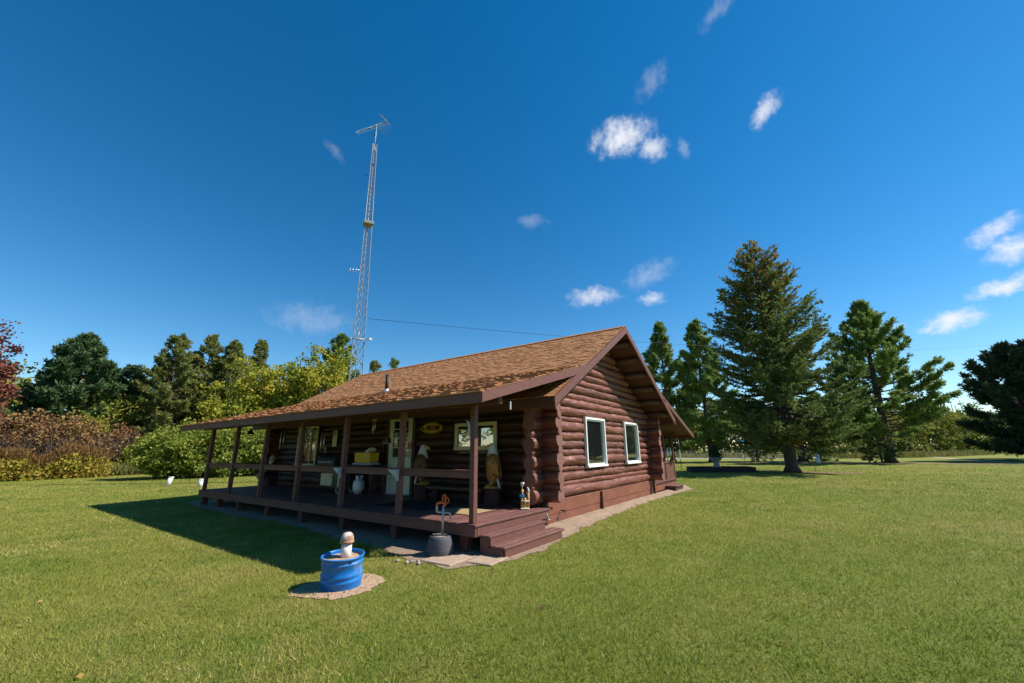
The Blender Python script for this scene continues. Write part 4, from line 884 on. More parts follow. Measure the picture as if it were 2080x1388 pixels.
for s in (-1, 1):
    mb = MB(); ar = e0-bd_*.0; tip = e0+Vector((0, 0, s*.62))-bd_*.55; mb.tube([e0, tip], .012, 5)
    for k in range(7): q = e0.lerp(tip, (k+.6)/7); mb.tube([q-sd*.48, q+sd*.48], .007, 4)
    mb.obj('reflector', 'steel_paint', ya)
# overhead wire
t = thing('overhead_wire', (8.68, 16.2, 9.3), 'thin dark overhead wire crossing the sky from the mast', 'wire')
A_, B_ = Vector((8.68, 16.2, 9.35)), Vector((147, -69.4, 31))
pts = []
for k in range(41):
    q = A_.lerp(B_, k/40); q.z -= 4*5.2*(k/40)*(1-k/40); pts.append(q)
mb = MB(); mb.tube(pts, .012, 5); mb.obj('cable', 'black', t)

# ------------------------------------------------------------------ garden things on the right
t = thing('raised_bed', (25.6, 1.2, 0), 'low black timber raised bed on the lawn beside the spruce', 'planter')
c_, a_ = Vector((26.0, .85, 0)), math.atan2(-3.48, 1.66); Rz = Matrix.Rotation(a_, 3, 'Z')
def pl(x, y, z): return c_ + Rz @ Vector((x, y, z))
for y in (-.75, .75): mb = MB(); mb.box(pl(0, y, .17), (3.9, .12, .34), rot=Rz, ch=.015); mb.obj('side_timber', 'timber_black', t)
for x in (-1.89, 1.89): mb = MB(); mb.box(pl(x, 0, .168), (.12, 1.37, .336), rot=Rz, ch=.015); mb.obj('end_timber', 'timber_black', t)
mb = MB(); mb.box(pl(0, 0, .14), (3.6, 1.36, .28), rot=Rz); mb.obj('bed_soil', 'soil', t)
uq = pl(-.15, .1, .28)
t = thing('stone_urn', uq, 'grey stone urn planted with a dark spiky shrub in the raised bed', 'urn')
mb = MB(); mb.lathe(uq, [(.26, 0), (.26, .06), (.20, .09), (.17, .36), (.20, .42), (.34, .50), (.38, .60), (.37, .66), (.30, .66), (.28, .60)], 22); mb.obj('urn_body', 'stone', t)
rs = np.random.RandomState(4); n = 900
P = np.array(uq)+np.c_[rs.normal(size=n)*.14, rs.normal(size=n)*.14, .62+rs.rand(n)**1.3*.75]; P[:, :2] = np.array(uq)[:2]+(P[:, :2]-np.array(uq)[:2])*(1.5-(P[:, 2:3]-uq.z-.6)*1.3)
V_, F_ = diamonds(P, rs.normal(size=(n, 3))+[0, 0, .9], rs.uniform(.1, .22, n), .03, rs); np_mesh('shrub', V_, F_, 'dark_needle', rs.rand(n), t)
def pole(x, y, h, label, hook, topm, group=None):
    t = thing('garden_pole', (x, y, 0), label, 'garden pole', group)
    mb = MB(); mb.tube([(x, y, 0), (x, y, h)], .022, 6)
    if hook: mb.tube([(x, y, h), (x+.02, y-.06, h+.10), (x+.05, y-.16, h+.12), (x+.08, y-.24, h+.04)], .018, 6)
    mb.obj('stake', 'dark_metal', t)
    if topm: mb = MB(); mb.box((x, y, h+.1), (.22, .22, .24), ch=.01); mb.prism([(x-.16, y-.16, h+.22), (x+.16, y-.16, h+.22), (x, y-.16, h+.36)], (0, .32, 0)); mb.obj('birdhouse', topm, t)
    return t
pole(29.2, 4.13, 2.2, 'thin dark shepherd hook pole beside the side porch', True, None)
pole(41.5, 1.2, 1.9, 'thin pole topped by a small blue birdhouse between the urn and the spruce', False, 'blue_bird')
t = thing('flower_stake', (28.6, -4.35, 0), 'yellow metal flower on a bent stake beside the spruce trunk', 'garden ornament')
mb = MB(); mb.tube([(28.6, -4.35, 0), (28.6, -4.30, .6), (28.55, -4.25, 1.1), (28.5, -4.05, 1.6), (28.5, -3.75, 1.85)], .018, 6); mb.obj('stake', 'brush_bark', t)
for k in range(9):
    a = k*2*math.pi/9; c = Vector((28.4, -3.72, 1.9)); d = Vector((0, math.cos(a), math.sin(a))); s = d.cross(Vector((1, 0, 0)))
    mb = MB(); mb.prism([c+d*.05+s*.04, c+d*.26+s*.09, c+d*.34, c+d*.26-s*.09, c+d*.05-s*.04], (.015, 0, 0)); mb.obj('petal', 'beak_yellow', t)

t = thing('white_box', (46.0, -4.6, 0), 'upright white utility box behind the spruce trunk', 'utility box'); mb = MB(); mb.box((46, -4.6, .55), (.34, .32, 1.1), ch=.04); mb.obj('cabinet', 'white', t); mb = MB(); mb.box((46, -4.6, 1.125), (.38, .36, .05), ch=.02); mb.obj('lid', 'grey_bracket', t)
# far wire fence with white posts
t = thing('wire_fence', (62, 10, 0), 'far wire fence with white posts beyond the raised bed', 'fence')
FP = [(57.0, 27.0), (58.2, 21.5), (59.4, 16.5), (60.4, 12.0), (61.6, 8.0), (62.8, 4.0), (64.0, .2), (65.6, -3.2)]
for (x, y) in FP: mb = MB(); mb.box((x, y, .65), (.16, .16, 1.3), ch=.02); mb.obj('fence_post', 'white', t)
for z in (.25, .55, .85, 1.12): mb = MB(); mb.tube([(x, y, z) for x, y in FP], .016, 5); mb.obj('fence_wire', 'galv', t)

# ------------------------------------------------------------------ trees
def path(b, az, e0, L, k=6, lift=.0, droop=.0):
    s = np.linspace(0, 1, k); h = L*s*math.cos(e0); z = L*s*math.sin(e0) - droop*L*np.sin(s*math.pi*.9)*.5 + lift*L*s*s
    return np.c_[b[0]+h*math.cos(az), b[1]+h*math.sin(az), b[2]+z]
def along(P, s):
    q = np.clip(s, 0, .999)*(len(P)-1); i = q.astype(int); f = (q-i)[:, None]; return P[i]*(1-f)+P[i+1]*f, unit(P[np.minimum(i+1, len(P)-1)]-P[i])
def tree_root(name, loc, label, cat, group=None): return thing(name, (loc[0], loc[1], 0), label, cat, group)
def trunk_tube(loc, H, r, lean=(0, 0), k=9, seed=0, flare=1.5):
    mb = MB(); pts = []; rad = []
    for i in range(k):
        t = i/(k-1); z = H*t; pts.append((loc[0]+lean[0]*t+.06*mnoise.noise(Vector((t*3, seed, 1)))*H*.05, loc[1]+lean[1]*t+.06*mnoise.noise(Vector((t*3, seed, 5)))*H*.05, z))
        rad.append(r*(1-t)**.8*(1+(flare-1)*max(0, 1-t*12))+.012)
    pts.insert(1, tuple(np.array(pts[0])*.8+np.array(pts[1])*.2)); rad.insert(1, r*1.02*.97)
    mb.tube(pts, rad, 12); return mb, np.array(pts)
def at_z(P, z):
    return np.array([np.interp(z, P[:, 2], P[:, 0]), np.interp(z, P[:, 2], P[:, 1]), z])
def spruce(loc, H, Rm, z0, nb, seed, label, m='spruce_needle', r=.33, name='spruce_tree', bark='pine_bark', group=None, lean=(0, 0), cones=True, dens=1.0, expo=.78, dsz=1.0):
    rs = np.random.RandomState(seed); root = tree_root(name, loc, label, 'tree', group)
    mb, TP = trunk_tube(loc, H*.985, r, lean, seed=seed); PP = []; DD = []; TT = []; LL = []
    for i in range(nb):
        u = (i+rs.rand())/nb; t = 1-(1-u)**.88; z = z0+(H-z0)*t*.985; b = at_z(TP, z); az_ = i*2.39996+rs.normal()*.35
        L = (Rm*(1-t)**expo*min(1, .30+(1-t)/.22)*min(1, .68+t*2.2)*rs.uniform(.66, 1.16)+.2); e0 = R(-10+52*t+rs.normal()*7)
        Pb = path(b, az_, e0, L, 7, lift=.22 if t < .6 else .1, droop=.25*(1-t))
        mb.tube([tuple(q) for q in Pb], list(np.linspace(.022+.012*L, .006, 7)), 5, cap=False)
        nt_ = max(4, int(L*9*dens)); s = rs.uniform(.18, 1, nt_)**.8; bp_, bdir = along(Pb, s)
        side_ = np.where(rs.rand(nt_) < .5, 1, -1)[:, None]; lat = np.cross(bdir, [0, 0, 1.])*side_
        ang = rs.uniform(.5, 1.1, nt_)[:, None]; td = unit(bdir*np.cos(ang)+lat*np.sin(ang)+np.array([0, 0, 1])*rs.normal(-.10, .16, nt_)[:, None])
        tl = (.16+.30*(1-s)+.12*rs.rand(nt_))*min(L, 2.4)*.62+.10; clump = rs.beta(2, 2.4)
        for j in range(nt_):
            kk = max(2, int(tl[j]/.115/dsz)); q = (np.arange(kk)+.3)/kk; base = bp_[j]+td[j]*tl[j]*q[:, None]
            for rep in range(2):
                d = td[j]+rs.normal(size=(kk, 3))*.42; PP.append(base); DD.append(d); LL.append(np.full(kk, .20*dsz)*rs.uniform(.7, 1.25, kk))
                tone = np.clip(.45*clump+.55*rs.beta(2, 2.6, kk), 0, .9)
                if cones and t > .52: tone = np.where((rs.rand(kk) < .55*(t-.38)) & (s[j] > .45), .94+.06*rs.rand(kk), tone)
                TT.append(tone)
    P = np.concatenate(PP); D = np.concatenate(DD); T_ = np.concatenate(TT); L_ = np.concatenate(LL)
    mb.obj('trunk', bark, root); V_, F_ = diamonds(P, D, L_, L_*.24, rs); np_mesh('crown', V_, F_, m, T_, root); return root
def pine(loc, H, Rm, zc, nb, seed, label, m='pine_needle', r=.25, name='pine_tree', group=None, lean=(0, 0), tuft=.30, dens=1.0, shape=1.6, low=.55, e_lo=-4, e_hi=48, nd_=11, wdt=.17):
    rs = np.random.RandomState(seed); root = tree_root(name, loc, label, 'tree', group)
    mb, TP = trunk_tube(loc, H*.97, r, lean, seed=seed); CC = []; CD = []; CT = []
    for i in range(nb):
        t = (i+rs.rand())/nb; z = zc+(H*.97-zc)*t; b = at_z(TP, z); az_ = i*2.39996+rs.normal()*.5
        L = Rm*(1-t**shape)*(low+(1-low)*min(1, t/.22))*rs.uniform(.6, 1.12)+.3; e0 = R(e_lo+(e_hi-e_lo)*t+rs.normal()*8)
        Pb = path(b, az_, e0, L, 7, lift=.22, droop=.10); mb.tube([tuple(q) for q in Pb], list(np.linspace(.025+.013*L, .008, 7)), 5, cap=False)
        nt_ = max(5, int(L*5.2*dens)); s = rs.uniform(.22, 1, nt_)**.75; bp_, bdir = along(Pb, s)
        lat = np.cross(bdir, [0, 0, 1.])*np.where(rs.rand(nt_) < .5, 1, -1)[:, None]; ang = rs.uniform(.2, 1.15, nt_)[:, None]
        td = unit(bdir*np.cos(ang)+lat*np.sin(ang)+np.array([0, 0, 1])*rs.uniform(-.05, .5, nt_)[:, None]); tl = rs.uniform(.25, 1.0, nt_)*(1.25-.75*s)*min(1.0, .35+L*.3)
        tip = bp_+td*tl[:, None]; ct = .5*rs.beta(2, 2.2)
        for j in range(0, nt_, 2): mb.tube([tuple(bp_[j]), tuple(tip[j])], [.012, .006], 3, cap=False)
        for f in (1.0, .72, .42):
            CC.append(bp_+td*tl[:, None]*f+rs.normal(size=(nt_, 3))*.07); CD.append(td); CT.append(np.clip(ct+.5*rs.beta(2, 2.2, nt_), 0, 1))
    C_ = np.concatenate(CC); D_ = np.concatenate(CD); T_ = np.concatenate(CT); k = nd_
    P = np.repeat(C_, k, 0)+rs.normal(size=(len(C_)*k, 3))*tuft*.16; D = np.repeat(D_, k, 0)*.55+[0, 0, .35]+rs.normal(size=(len(C_)*k, 3))*.62
    T2 = np.clip(np.repeat(T_, k)*.7+rs.rand(len(P))*.3, 0, 1); L_ = tuft*rs.uniform(.65, 1.2, len(P))
    mb.obj('trunk', 'pine_bark', root); V_, F_ = diamonds(P, D, L_, L_*wdt, rs); np_mesh('crown', V_, F_, m, T2, root); return root
def clumps(rs, C_, k, rad, leaf, tone_c):
    n = len(C_)*k; P = np.repeat(C_, k, 0)+rs.normal(size=(n, 3))*np.repeat(np.broadcast_to(rad, len(C_)), k)[:, None]*[.55, .55, .42]
    D = rs.normal(size=(n, 3))+[0, 0, -.15]; T_ = np.clip(np.repeat(tone_c, k)*.6+rs.beta(2, 2, n)*.4, 0, 1); L_ = leaf*rs.uniform(.6, 1.3, n); return P, D, T_, L_
def leafy(loc, H, Rc, zc, nc, k, seed, label, m, leaf=.16, crad=.45, r=.14, name='leafy_tree', cat='tree', group=None, bark='brush_bark', stems=1, gap=.0, asp=1.0, rough=.35):
    """broad-leaved tree or bush: limbs run to clumps of leaves spread through an uneven crown"""
    rs = np.random.RandomState(seed); root = tree_root(name, loc, label, cat, group); cz = (zc+H)/2; hz = (H-zc)/2
    d = unit(rs.normal(size=(nc*3, 3))); q = rs.uniform(.25, 1, nc*3)**.45
    bump = np.array([1+rough*mnoise.noise(Vector((x*1.7+seed, y*1.7, z_*1.7)))*1.6 for x, y, z_ in d]); C_ = np.array([loc[0], loc[1], cz])+d*q[:, None]*bump[:, None]*[Rc*asp, Rc, hz]
    keep = (C_[:, 2] > max(.15, zc*.6)) & (C_[:, 2] < H*1.04); C_ = C_[keep][:nc]
    mb = MB()
    for s in range(stems):
        a = rs.rand()*6.28; b = (loc[0]+(rs.normal()*.25*Rc if stems > 1 else 0), loc[1]+(rs.normal()*.25*Rc if stems > 1 else 0)); hgt = cz+hz*.3
        mb.tube([(b[0], b[1], 0), (b[0]+.1*math.cos(a), b[1]+.1*math.sin(a), hgt*.4), (b[0]+.25*math.cos(a), b[1]+.2*math.sin(a), hgt)], [r, r*.75, r*.3], 8)
    for c in C_[::max(1, len(C_)//70)]:
        z1 = max(.2, c[2]*rs.uniform(.3, .6)); b = np.array([loc[0], loc[1], z1]); mid = (b+c)/2+[0, 0, .15*Rc*.3]
        mb.tube([tuple(b), tuple(mid), tuple(c)], [r*.35, r*.2, .008], 4, cap=False)
    mb.obj('trunk', bark, root); P, D, T_, L_ = clumps(rs, C_, k, crad*rs.uniform(.6, 1.3, len(C_)), leaf, rs.beta(2, 2, len(C_)))
    V_, F_ = diamonds(P, D, L_, L_*.36, rs); np_mesh('crown', V_, F_, m, T_, root); return root

# right side
spruce((27.2, -3.15), 16.4, 5.0, 1.95, 300, 11, 'large spruce with brown cones in its top on the lawn right of the cabin', r=.36, dens=1.2, lean=(0, .15), expo=.66)
pine((50.1, -10.4), 16.6, 7.8, 2.4, 110, 21, 'open spreading pine standing right of the large spruce', r=.42, lean=(0, -.4), dens=.85, tuft=.40, shape=1.0, e_lo=-2, e_hi=46, low=.9)
pine((47.9, 9.7), 17.8, 4.0, 2.0, 90, 22, 'tall pine rising behind the right end of the cabin roof', r=.30, tuft=.40, dens=1.15, group='pines behind the cabin gable')
pine((46.1, 5.0), 16.6, 3.8, 1.8, 90, 23, 'pine standing left of the large spruce, half hidden by it', r=.30, tuft=.40, dens=1.15, group='pines behind the cabin gable')
pine((53.0, -3.2), 15.0, 4.2, 2.6, 60, 24, 'pine trunk standing just behind the large spruce', r=.42, tuft=.42)
spruce((53.5, -4.9), 4.4, 1.7, .25, 60, 31, 'small young spruce right of the large spruce trunk', r=.09, cones=False, group='young spruces', dsz=1.5, dens=.8)
spruce((50.0, .9), 4.6, 1.8, .3, 50, 32, 'small thin young spruce left of the large spruce trunk', m='jack_needle', r=.09, cones=False, group='young spruces', dsz=1.5, dens=.5)
spruce((49.0, -9.6), 3.6, 1.6, .3, 50, 33, 'small young spruce at the foot of the spreading pine', r=.08, cones=False, group='young spruces', dsz=1.5, dens=.8)
pine((60.0, -22.6), 11.8, 5.4, .7, 84, 41, 'very dark pine, leftmost of the dark group at the right edge', m='dark_needle', r=.3, group='dark pines at the right edge', tuft=.45, dens=1.2, low=.9, e_lo=-2)
pine((58.5, -25.6), 13.8, 5.4, .7, 84, 42, 'very dark pine cut by the right edge of the picture', m='dark_needle', r=.3, group='dark pines at the right edge', tuft=.45, dens=1.2, low=.9, e_lo=-2)
pine((71.0, -27.5), 13.0, 4.6, .9, 50, 43, 'very dark pine behind the other two at the right edge', m='dark_needle', r=.3, group='dark pines at the right edge', tuft=.5, dens=1.0, low=.9, e_lo=-2)
# left side
leafy((-4.9, 39.3), 10.4, 1.9, 1.5, 190, 110, 51, 'dark red leafed tree at the left edge of the picture', 'red_leaf', leaf=.20, crad=.5, r=.18, name='red_tree')
pine((1.0, 46.6), 11.6, 4.3, .8, 100, 52, 'broad deep green pine right of the dark red tree', m='deep_needle', r=.28, tuft=.42, dens=1.25, low=.9, shape=1.7)
JG = 'tall jack pines left of the mast'
pine((6.9, 44.0), 12.6, 2.7, 1.6, 74, 53, 'tall thin jack pine, leftmost of the tall group behind the lilac', m='jack_needle', r=.18, group=JG, tuft=.34, dens=1.2, low=.8, shape=2.2, lean=(-.2, 0), e_lo=-6, e_hi=30)
pine((10.2, 46.6), 13.9, 2.4, 1.8, 80, 54, 'tallest of the jack pines left of the yellow trees', m='jack_needle', r=.18, group=JG, tuft=.34, dens=1.3, low=.8, shape=2.4, e_lo=-6, e_hi=30)
pine((11.9, 44.9), 13.2, 2.2, 1.8, 76, 55, 'jack pine close against the right side of the tallest one', m='jack_needle', r=.17, group=JG, tuft=.34, dens=1.3, low=.8, shape=2.4, e_lo=-6, e_hi=30)
pine((16.2, 49.2), 15.0, 2.3, 2.5, 66, 56, 'narrow jack pine top rising behind the yellow trees', m='jack_needle', r=.18, group=JG, tuft=.36, dens=1.2, low=.8, shape=1.7)
pine((24.2, 45.2), 16.9, 3.3, 4.5, 70, 57, 'round topped dark pine directly behind the lattice mast', m='pine_needle', r=.24, tuft=.42, dens=1.1, shape=2.6)
pine((8.6, 45.6), 11.4, 2.2, 1.4, 60, 66, 'shorter jack pine filling the gap between the two leftmost tall ones', m='jack_needle', r=.16, group=JG, tuft=.34, dens=1.2, low=.8, shape=2.0, e_lo=-6, e_hi=30)
pine((13.6, 47.5), 12.0, 2.3, 1.6, 62, 67, 'shorter jack pine behind the left edge of the yellow trees', m='jack_needle', r=.16, group=JG, tuft=.34, dens=1.2, low=.8, shape=2.0, e_lo=-6, e_hi=30)
pine((4.6, 47.5), 9.6, 2.4, 1.0, 60, 68, 'low dull pine between the broad dark pine and the tall jack pines', m='deep_needle', r=.16, tuft=.36, dens=1.1, low=.9)
YG_ = 'yellow leafed trees behind the cabin'
leafy((12.3, 36.0), 10.0, 3.2, 1.6, 190, 64, 58, 'yellow green tree above the far end of the porch roof', 'yellow_leaf', leaf=.30, crad=.62, r=.16, group=YG_, rough=.55)
leafy((15.4, 32.4), 11.0, 2.6, 2.0, 150, 64, 59, 'brightest yellow tree, just left of the lattice mast', 'yellow_leaf', leaf=.28, crad=.6, r=.15, group=YG_, rough=.6)
leafy((15.9, 38.5), 9.8, 2.9, 2.0, 140, 60, 60, 'yellow green tree between the other two behind the roof', 'yellow_leaf', leaf=.30, crad=.65, r=.15, group=YG_, rough=.5)
pine((23.8, 36.6), 11.9, 1.6, 4, 26, 61, 'small pine top peeping over the roof right of the mast', m='jack_needle', r=.12, tuft=.36, group='tree tops over the ridge')
pine((28.5, 39.0), 13.4, 1.3, 6, 20, 62, 'lone sparse pine tip over the ridge near the roof vent', m='pine_needle', r=.12, tuft=.36, group='tree tops over the ridge')
leafy((5.2, 53.5), 9.0, 3.2, 1.5, 110, 55, 63, 'light green tree in the gap right of the broad dark pine', 'lilac_leaf', leaf=.34, crad=.7, group='background broadleaf trees')
leafy((2.9, 45.5), 7.4, 2.2, .8, 90, 55, 64, 'greyish green bushy tree at the foot of the broad dark pine', 'wood_leaf', leaf=.28, crad=.55, group='background broadleaf trees')
t = tree_root('birch_tree', (9.6, 42.0), 'slim pale birch trunk between the jack pines', 'tree'); mb, TP = trunk_tube((9.6, 42.0), 7.5, .10, (.3, .2)); mb.obj('trunk', 'pale_bark', t)
rs = np.random.RandomState(5); P, D, T_, L_ = clumps(rs, np.c_[9.8+rs.normal(size=50)*.7, 42.1+rs.normal(size=50)*.7, rs.uniform(3, 8, 50)], 40, .4, .24, rs.rand(50)); V_, F_ = diamonds(P, D, L_, L_*.36, rs); np_mesh('crown', V_, F_, 'yellow_leaf', T_, t)
# bushes
BG = 'lilac bushes beyond the porch'
leafy((4.2, 29.2), 3.3, 2.1, .0, 200, 85, 71, 'dense green bush, left part of the lilac row', 'lilac_leaf', leaf=.19, crad=.42, r=.05, stems=6, name='lilac_bush', cat='bush', group=BG, rough=.35)
leafy((6.9, 28.6), 3.7, 2.3, .0, 220, 85, 72, 'dense green bush, middle of the lilac row behind the porch posts', 'lilac_leaf', leaf=.19, crad=.42, r=.05, stems=6, name='lilac_bush', cat='bush', group=BG, rough=.35)
leafy((9.9, 27.6), 3.6, 2.3, .0, 220, 85, 73, 'dense green bush, right part of the lilac row beside the log wall', 'lilac_leaf', leaf=.19, crad=.42, r=.05, stems=6, name='lilac_bush', cat='bush', group=BG, rough=.35)
SG = 'autumn shrubs at the edge of the wood'
for i, (x, y, h, rr, m_, lab) in enumerate(((-3.4, 42.5, 4.3, 2.2, 'russet_leaf', 'russet brown shrub at the far left behind the yellow weeds'), (-1.0, 42.0, 4.5, 2.0, 'russet_leaf', 'russet brown shrub below the broad dark pine'), (1.1, 41.2, 4.3, 2.0, 'russet_leaf', 'russet shrub, rightmost of the big brown shrubs'),
      (2.0, 43.2, 4.7, 1.3, 'yellow_leaf', 'bright yellow shrub among the russet shrubs'), (4.0, 42.3, 3.9, 1.7, 'russet_leaf', 'brownish shrub left of the lilac bushes'), (4.6, 39.5, 2.1, 1.1, 'yellow_leaf', 'small orange yellow bush just left of the lilac bushes'), (6.4, 41.0, 3.6, 1.6, 'wood_leaf', 'olive shrub behind the left lilac bush'), (-9.5, 42.0, 4.6, 3.0, 'russet_leaf', 'russet shrub beyond the left edge of the weeds'))):
    leafy((x, y), h, rr, .1, 75, 46, 80+i, lab, m_, leaf=.20, crad=.5, r=.035, stems=12, name='autumn_shrub', cat='shrub', group=SG, rough=.4)
def bare_twigs(name, pts, n, h, m, seed):
    rs = np.random.RandomState(seed); V = []
    P = np.array(pts)[rs.randint(len(pts), size=n)]+np.c_[rs.normal(size=n)*1.3, rs.normal(size=n)*.8, np.zeros(n)]; z = rs.uniform(.3, 1, n)*h
    P = np.c_[P[:, :2], z*.45]; V_, F_ = diamonds(P, rs.normal(size=(n, 3))*.45+[0, 0, 1], rs.uniform(.7, 1.8, n), .016, rs); o = np_mesh(name, V_, F_, m, rs.rand(n)); return tag(o, kind='stuff')
bare_twigs('bare_twigs', [(-3, 41.5, 0), (-1, 41, 0), (1, 40.5, 0), (3.4, 41.3, 0), (5, 41.5, 0)], 5000, 4.4, 'brush_bark', 3)
# weeds: yellow leaves with brown plumes on top
rs = np.random.RandomState(9); n = 26000; u = rs.rand(n)
X = -12+14.2*u+rs.normal(size=n)*.3; Yw = 34.6+rs.rand(n)**.8*3.6+.12*(X+4); top = 1.75+.35*np.sin(X*1.3)+.25*np.sin(X*3.1+1)-.5*np.clip((X-1.2), 0, 1)
hz = rs.rand(n); Z = hz*top; keep = (X > -12) & (X < 2.6); X, Yw, Z, hz = X[keep], Yw[keep], Z[keep], hz[keep]; n = len(X)
up_ = hz > .74; D = np.where(up_[:, None], rs.normal(size=(n, 3))*.3+[0, 0, 1.], rs.normal(size=(n, 3))+[0, 0, -.2]); T_ = np.where(up_, rs.uniform(0, .35, n), np.clip(rs.normal(.66, .2, n), .2, 1)); L_ = np.where(up_, rs.uniform(.25, .5, n), rs.uniform(.13, .28, n))
V_, F_ = diamonds(np.c_[X, Yw, Z], D, L_, np.where(up_, .03, L_*.33), rs); tag(np_mesh('yellow_weeds', V_, F_, 'weed_leaf', T_), 'bank of yellow weeds with brown plumes along the lawn edge', 'weeds', kind='stuff')
def grass_bank(name, x0, x1, y0, y1, n, h, seed, m='tall_grass', line=None):
    rs = np.random.RandomState(seed); X = rs.uniform(x0, x1, n); Y_ = rs.uniform(y0, y1, n) if line is None else np.interp(X, *line)+rs.normal(size=n)*1.2
    L_ = rs.uniform(.5, 1.1, n)*h; V_, F_ = diamonds(np.c_[X, Y_, np.zeros(n)], rs.normal(size=(n, 3))*.25+[0, 0, 1], L_, .03, rs); return tag(np_mesh(name, V_, F_, m, rs.rand(n)), kind='stuff')
grass_bank('tall_grass', 2.6, 6.6, 37.5, 43.0, 7000, .95, 1)
grass_bank('meadow_grass', 66, 100, 0, 0, 9000, .9, 2, line=([66, 72, 84, 100], [-6, -13, -20, -27]))
grass_bank('verge_grass', 64, 72, -4, 34, 9000, .9, 6)
# far woods: masses nobody could count
def wood(name, line, n, k, hmin, hmax, seed, m, leaf, spread, trunks=0, zlow=.3):
    rs = np.random.RandomState(seed); L_ = np.array(line, float); q = rs.rand(n)*(len(L_)-1); i = q.astype(int); f = (q-i)[:, None]; P = L_[i]*(1-f)+L_[i+1]*f+rs.normal(size=(n, 2))*spread
    hh = np.array([hmin+(hmax-hmin)*(.5+.6*mnoise.noise(Vector((x*.16, y*.16, seed)))) for x, y in P]); C_ = np.c_[P, zlow+(hh-zlow)*rs.rand(n)**.75]
    p, D, T_, l_ = clumps(rs, C_, k, 1.0, leaf, np.array([.5+.75*mnoise.noise(Vector((x*.3, y*.3, seed+4))) for x, y in P])); V_, F_ = diamonds(p, D, l_, l_*.36, rs)
    o = tag(np_mesh(name, V_, F_, m, T_), kind='stuff')
    if trunks:
        mb = MB(); q = rs.rand(trunks)*(len(L_)-1); i = q.astype(int); f = (q-i)[:, None]; P = L_[i]*(1-f)+L_[i+1]*f+rs.normal(size=(trunks, 2))*spread*.8
        for x, y in P: mb.tube([(x, y, 0), (x+rs.normal()*.2, y, rs.uniform(.6, 1)*hmax)], [rs.uniform(.08, .16), .05], 5, cap=False)
        tag(mb.obj(name.replace('wood', 'trunks'), 'pine_bark'), kind='stuff')
wood('far_wood', [(-45, 46), (-20, 52), (-4, 58), (10, 60), (24, 60), (40, 56), (56, 50)], 3200, 26, 7.0, 11.5, 3, 'wood_leaf', .42, 2.4, 60)
wood('distant_wood', [(74, 40), (78, 24), (84, 8), (92, -6), (104, -18), (120, -32), (130, -50)], 2800, 26, 5.5, 11.0, 5, 'wood_leaf', .5, 2.6, 110, zlow=.15)
wood('outer_wood', [(-45, 40), (-62, 15), (-62, -20), (-45, -50)], 500, 20, 5, 9, 8, 'wood_leaf', .6, 3, 0)

# ------------------------------------------------------------------ grass blades
rs = np.random.RandomState(77)
def blades(n, r0_, r1_, pw, h, wd, seed):
    rs = np.random.RandomState(seed); a = rs.uniform(YAW-R(60), YAW+R(60), n); u = rs.rand(n); e = 2-pw; rr = (r0_**e+u*(r1_**e-r0_**e))**(1/e)
    return np.c_[CAM.x+rr*np.cos(a), CAM.y+rr*np.sin(a)], h*(1+.01*rr), wd*(1+.15*rr)
Q = [blades(780000, 1.6, 60, 1.5, .034, .0021, 1)]
rr_ = np.hypot(Q[0][0][:, 0]-CAM.x, Q[0][0][:, 1]-CAM.y); kp = rs.rand(len(rr_)) < np.clip((60-rr_)/40, 0, 1); Q = [(Q[0][0][kp], Q[0][1][kp], Q[0][2][kp])]
P = np.concatenate([q[0] for q in Q]); Hh = np.concatenate([np.broadcast_to(q[1], len(q[0])) for q in Q]); Wd = np.concatenate([np.broadcast_to(q[2], len(q[0])) for q in Q])
SX = np.array(SOIL)
inside = np.zeros(len(P), bool)
poly = np.array(SOIL + [(13.6, 12.5), (0, 12.5)])
x_, y_ = P[:, 0], P[:, 1]; near = (x_ > -1.1) & (x_ < 13.8) & (y_ > -1.1) & (y_ < 12.6); xi, yi = x_[near], y_[near]; ins = np.zeros(len(xi), bool)
jj = np.where(rs.rand(len(xi)) < .3, .22, .07); jx = xi+rs.normal(size=len(xi))*jj; jy = yi+rs.normal(size=len(xi))*jj
for i in range(len(poly)):
    (xa, ya_), (xb, yb) = poly[i-1], poly[i]
    c = ((ya_ > jy) != (yb > jy)) & (jx < (xb-xa)*(jy-ya_)/(yb-ya_+1e-12)+xa); ins ^= c
inside[near] = ins
def vn(P_, sc_, seed):
    g_ = np.random.RandomState(seed).rand(257, 257); q = P_/sc_+1000.0; i_ = np.floor(q).astype(int); f = q-i_; f = f*f*(3-2*f); a_, b__ = i_[:, 0] % 256, i_[:, 1] % 256
    return (g_[a_, b__]*(1-f[:, 0])+g_[a_+1, b__]*f[:, 0])*(1-f[:, 1])+(g_[a_, b__+1]*(1-f[:, 0])+g_[a_+1, b__+1]*f[:, 0])*f[:, 1]
dr = np.hypot((x_-bx_)/.46, (y_-by_)/.44)/(1+.5*(vn(P, .22, 5)-.5)+.35*(vn(P, .07, 6)-.5)); inside |= dr+rs.normal(size=len(P))*np.where(rs.rand(len(P)) < .25, .22, .07) < 1.0
P, Hh, Wd = P[~inside], Hh[~inside], Wd[~inside]
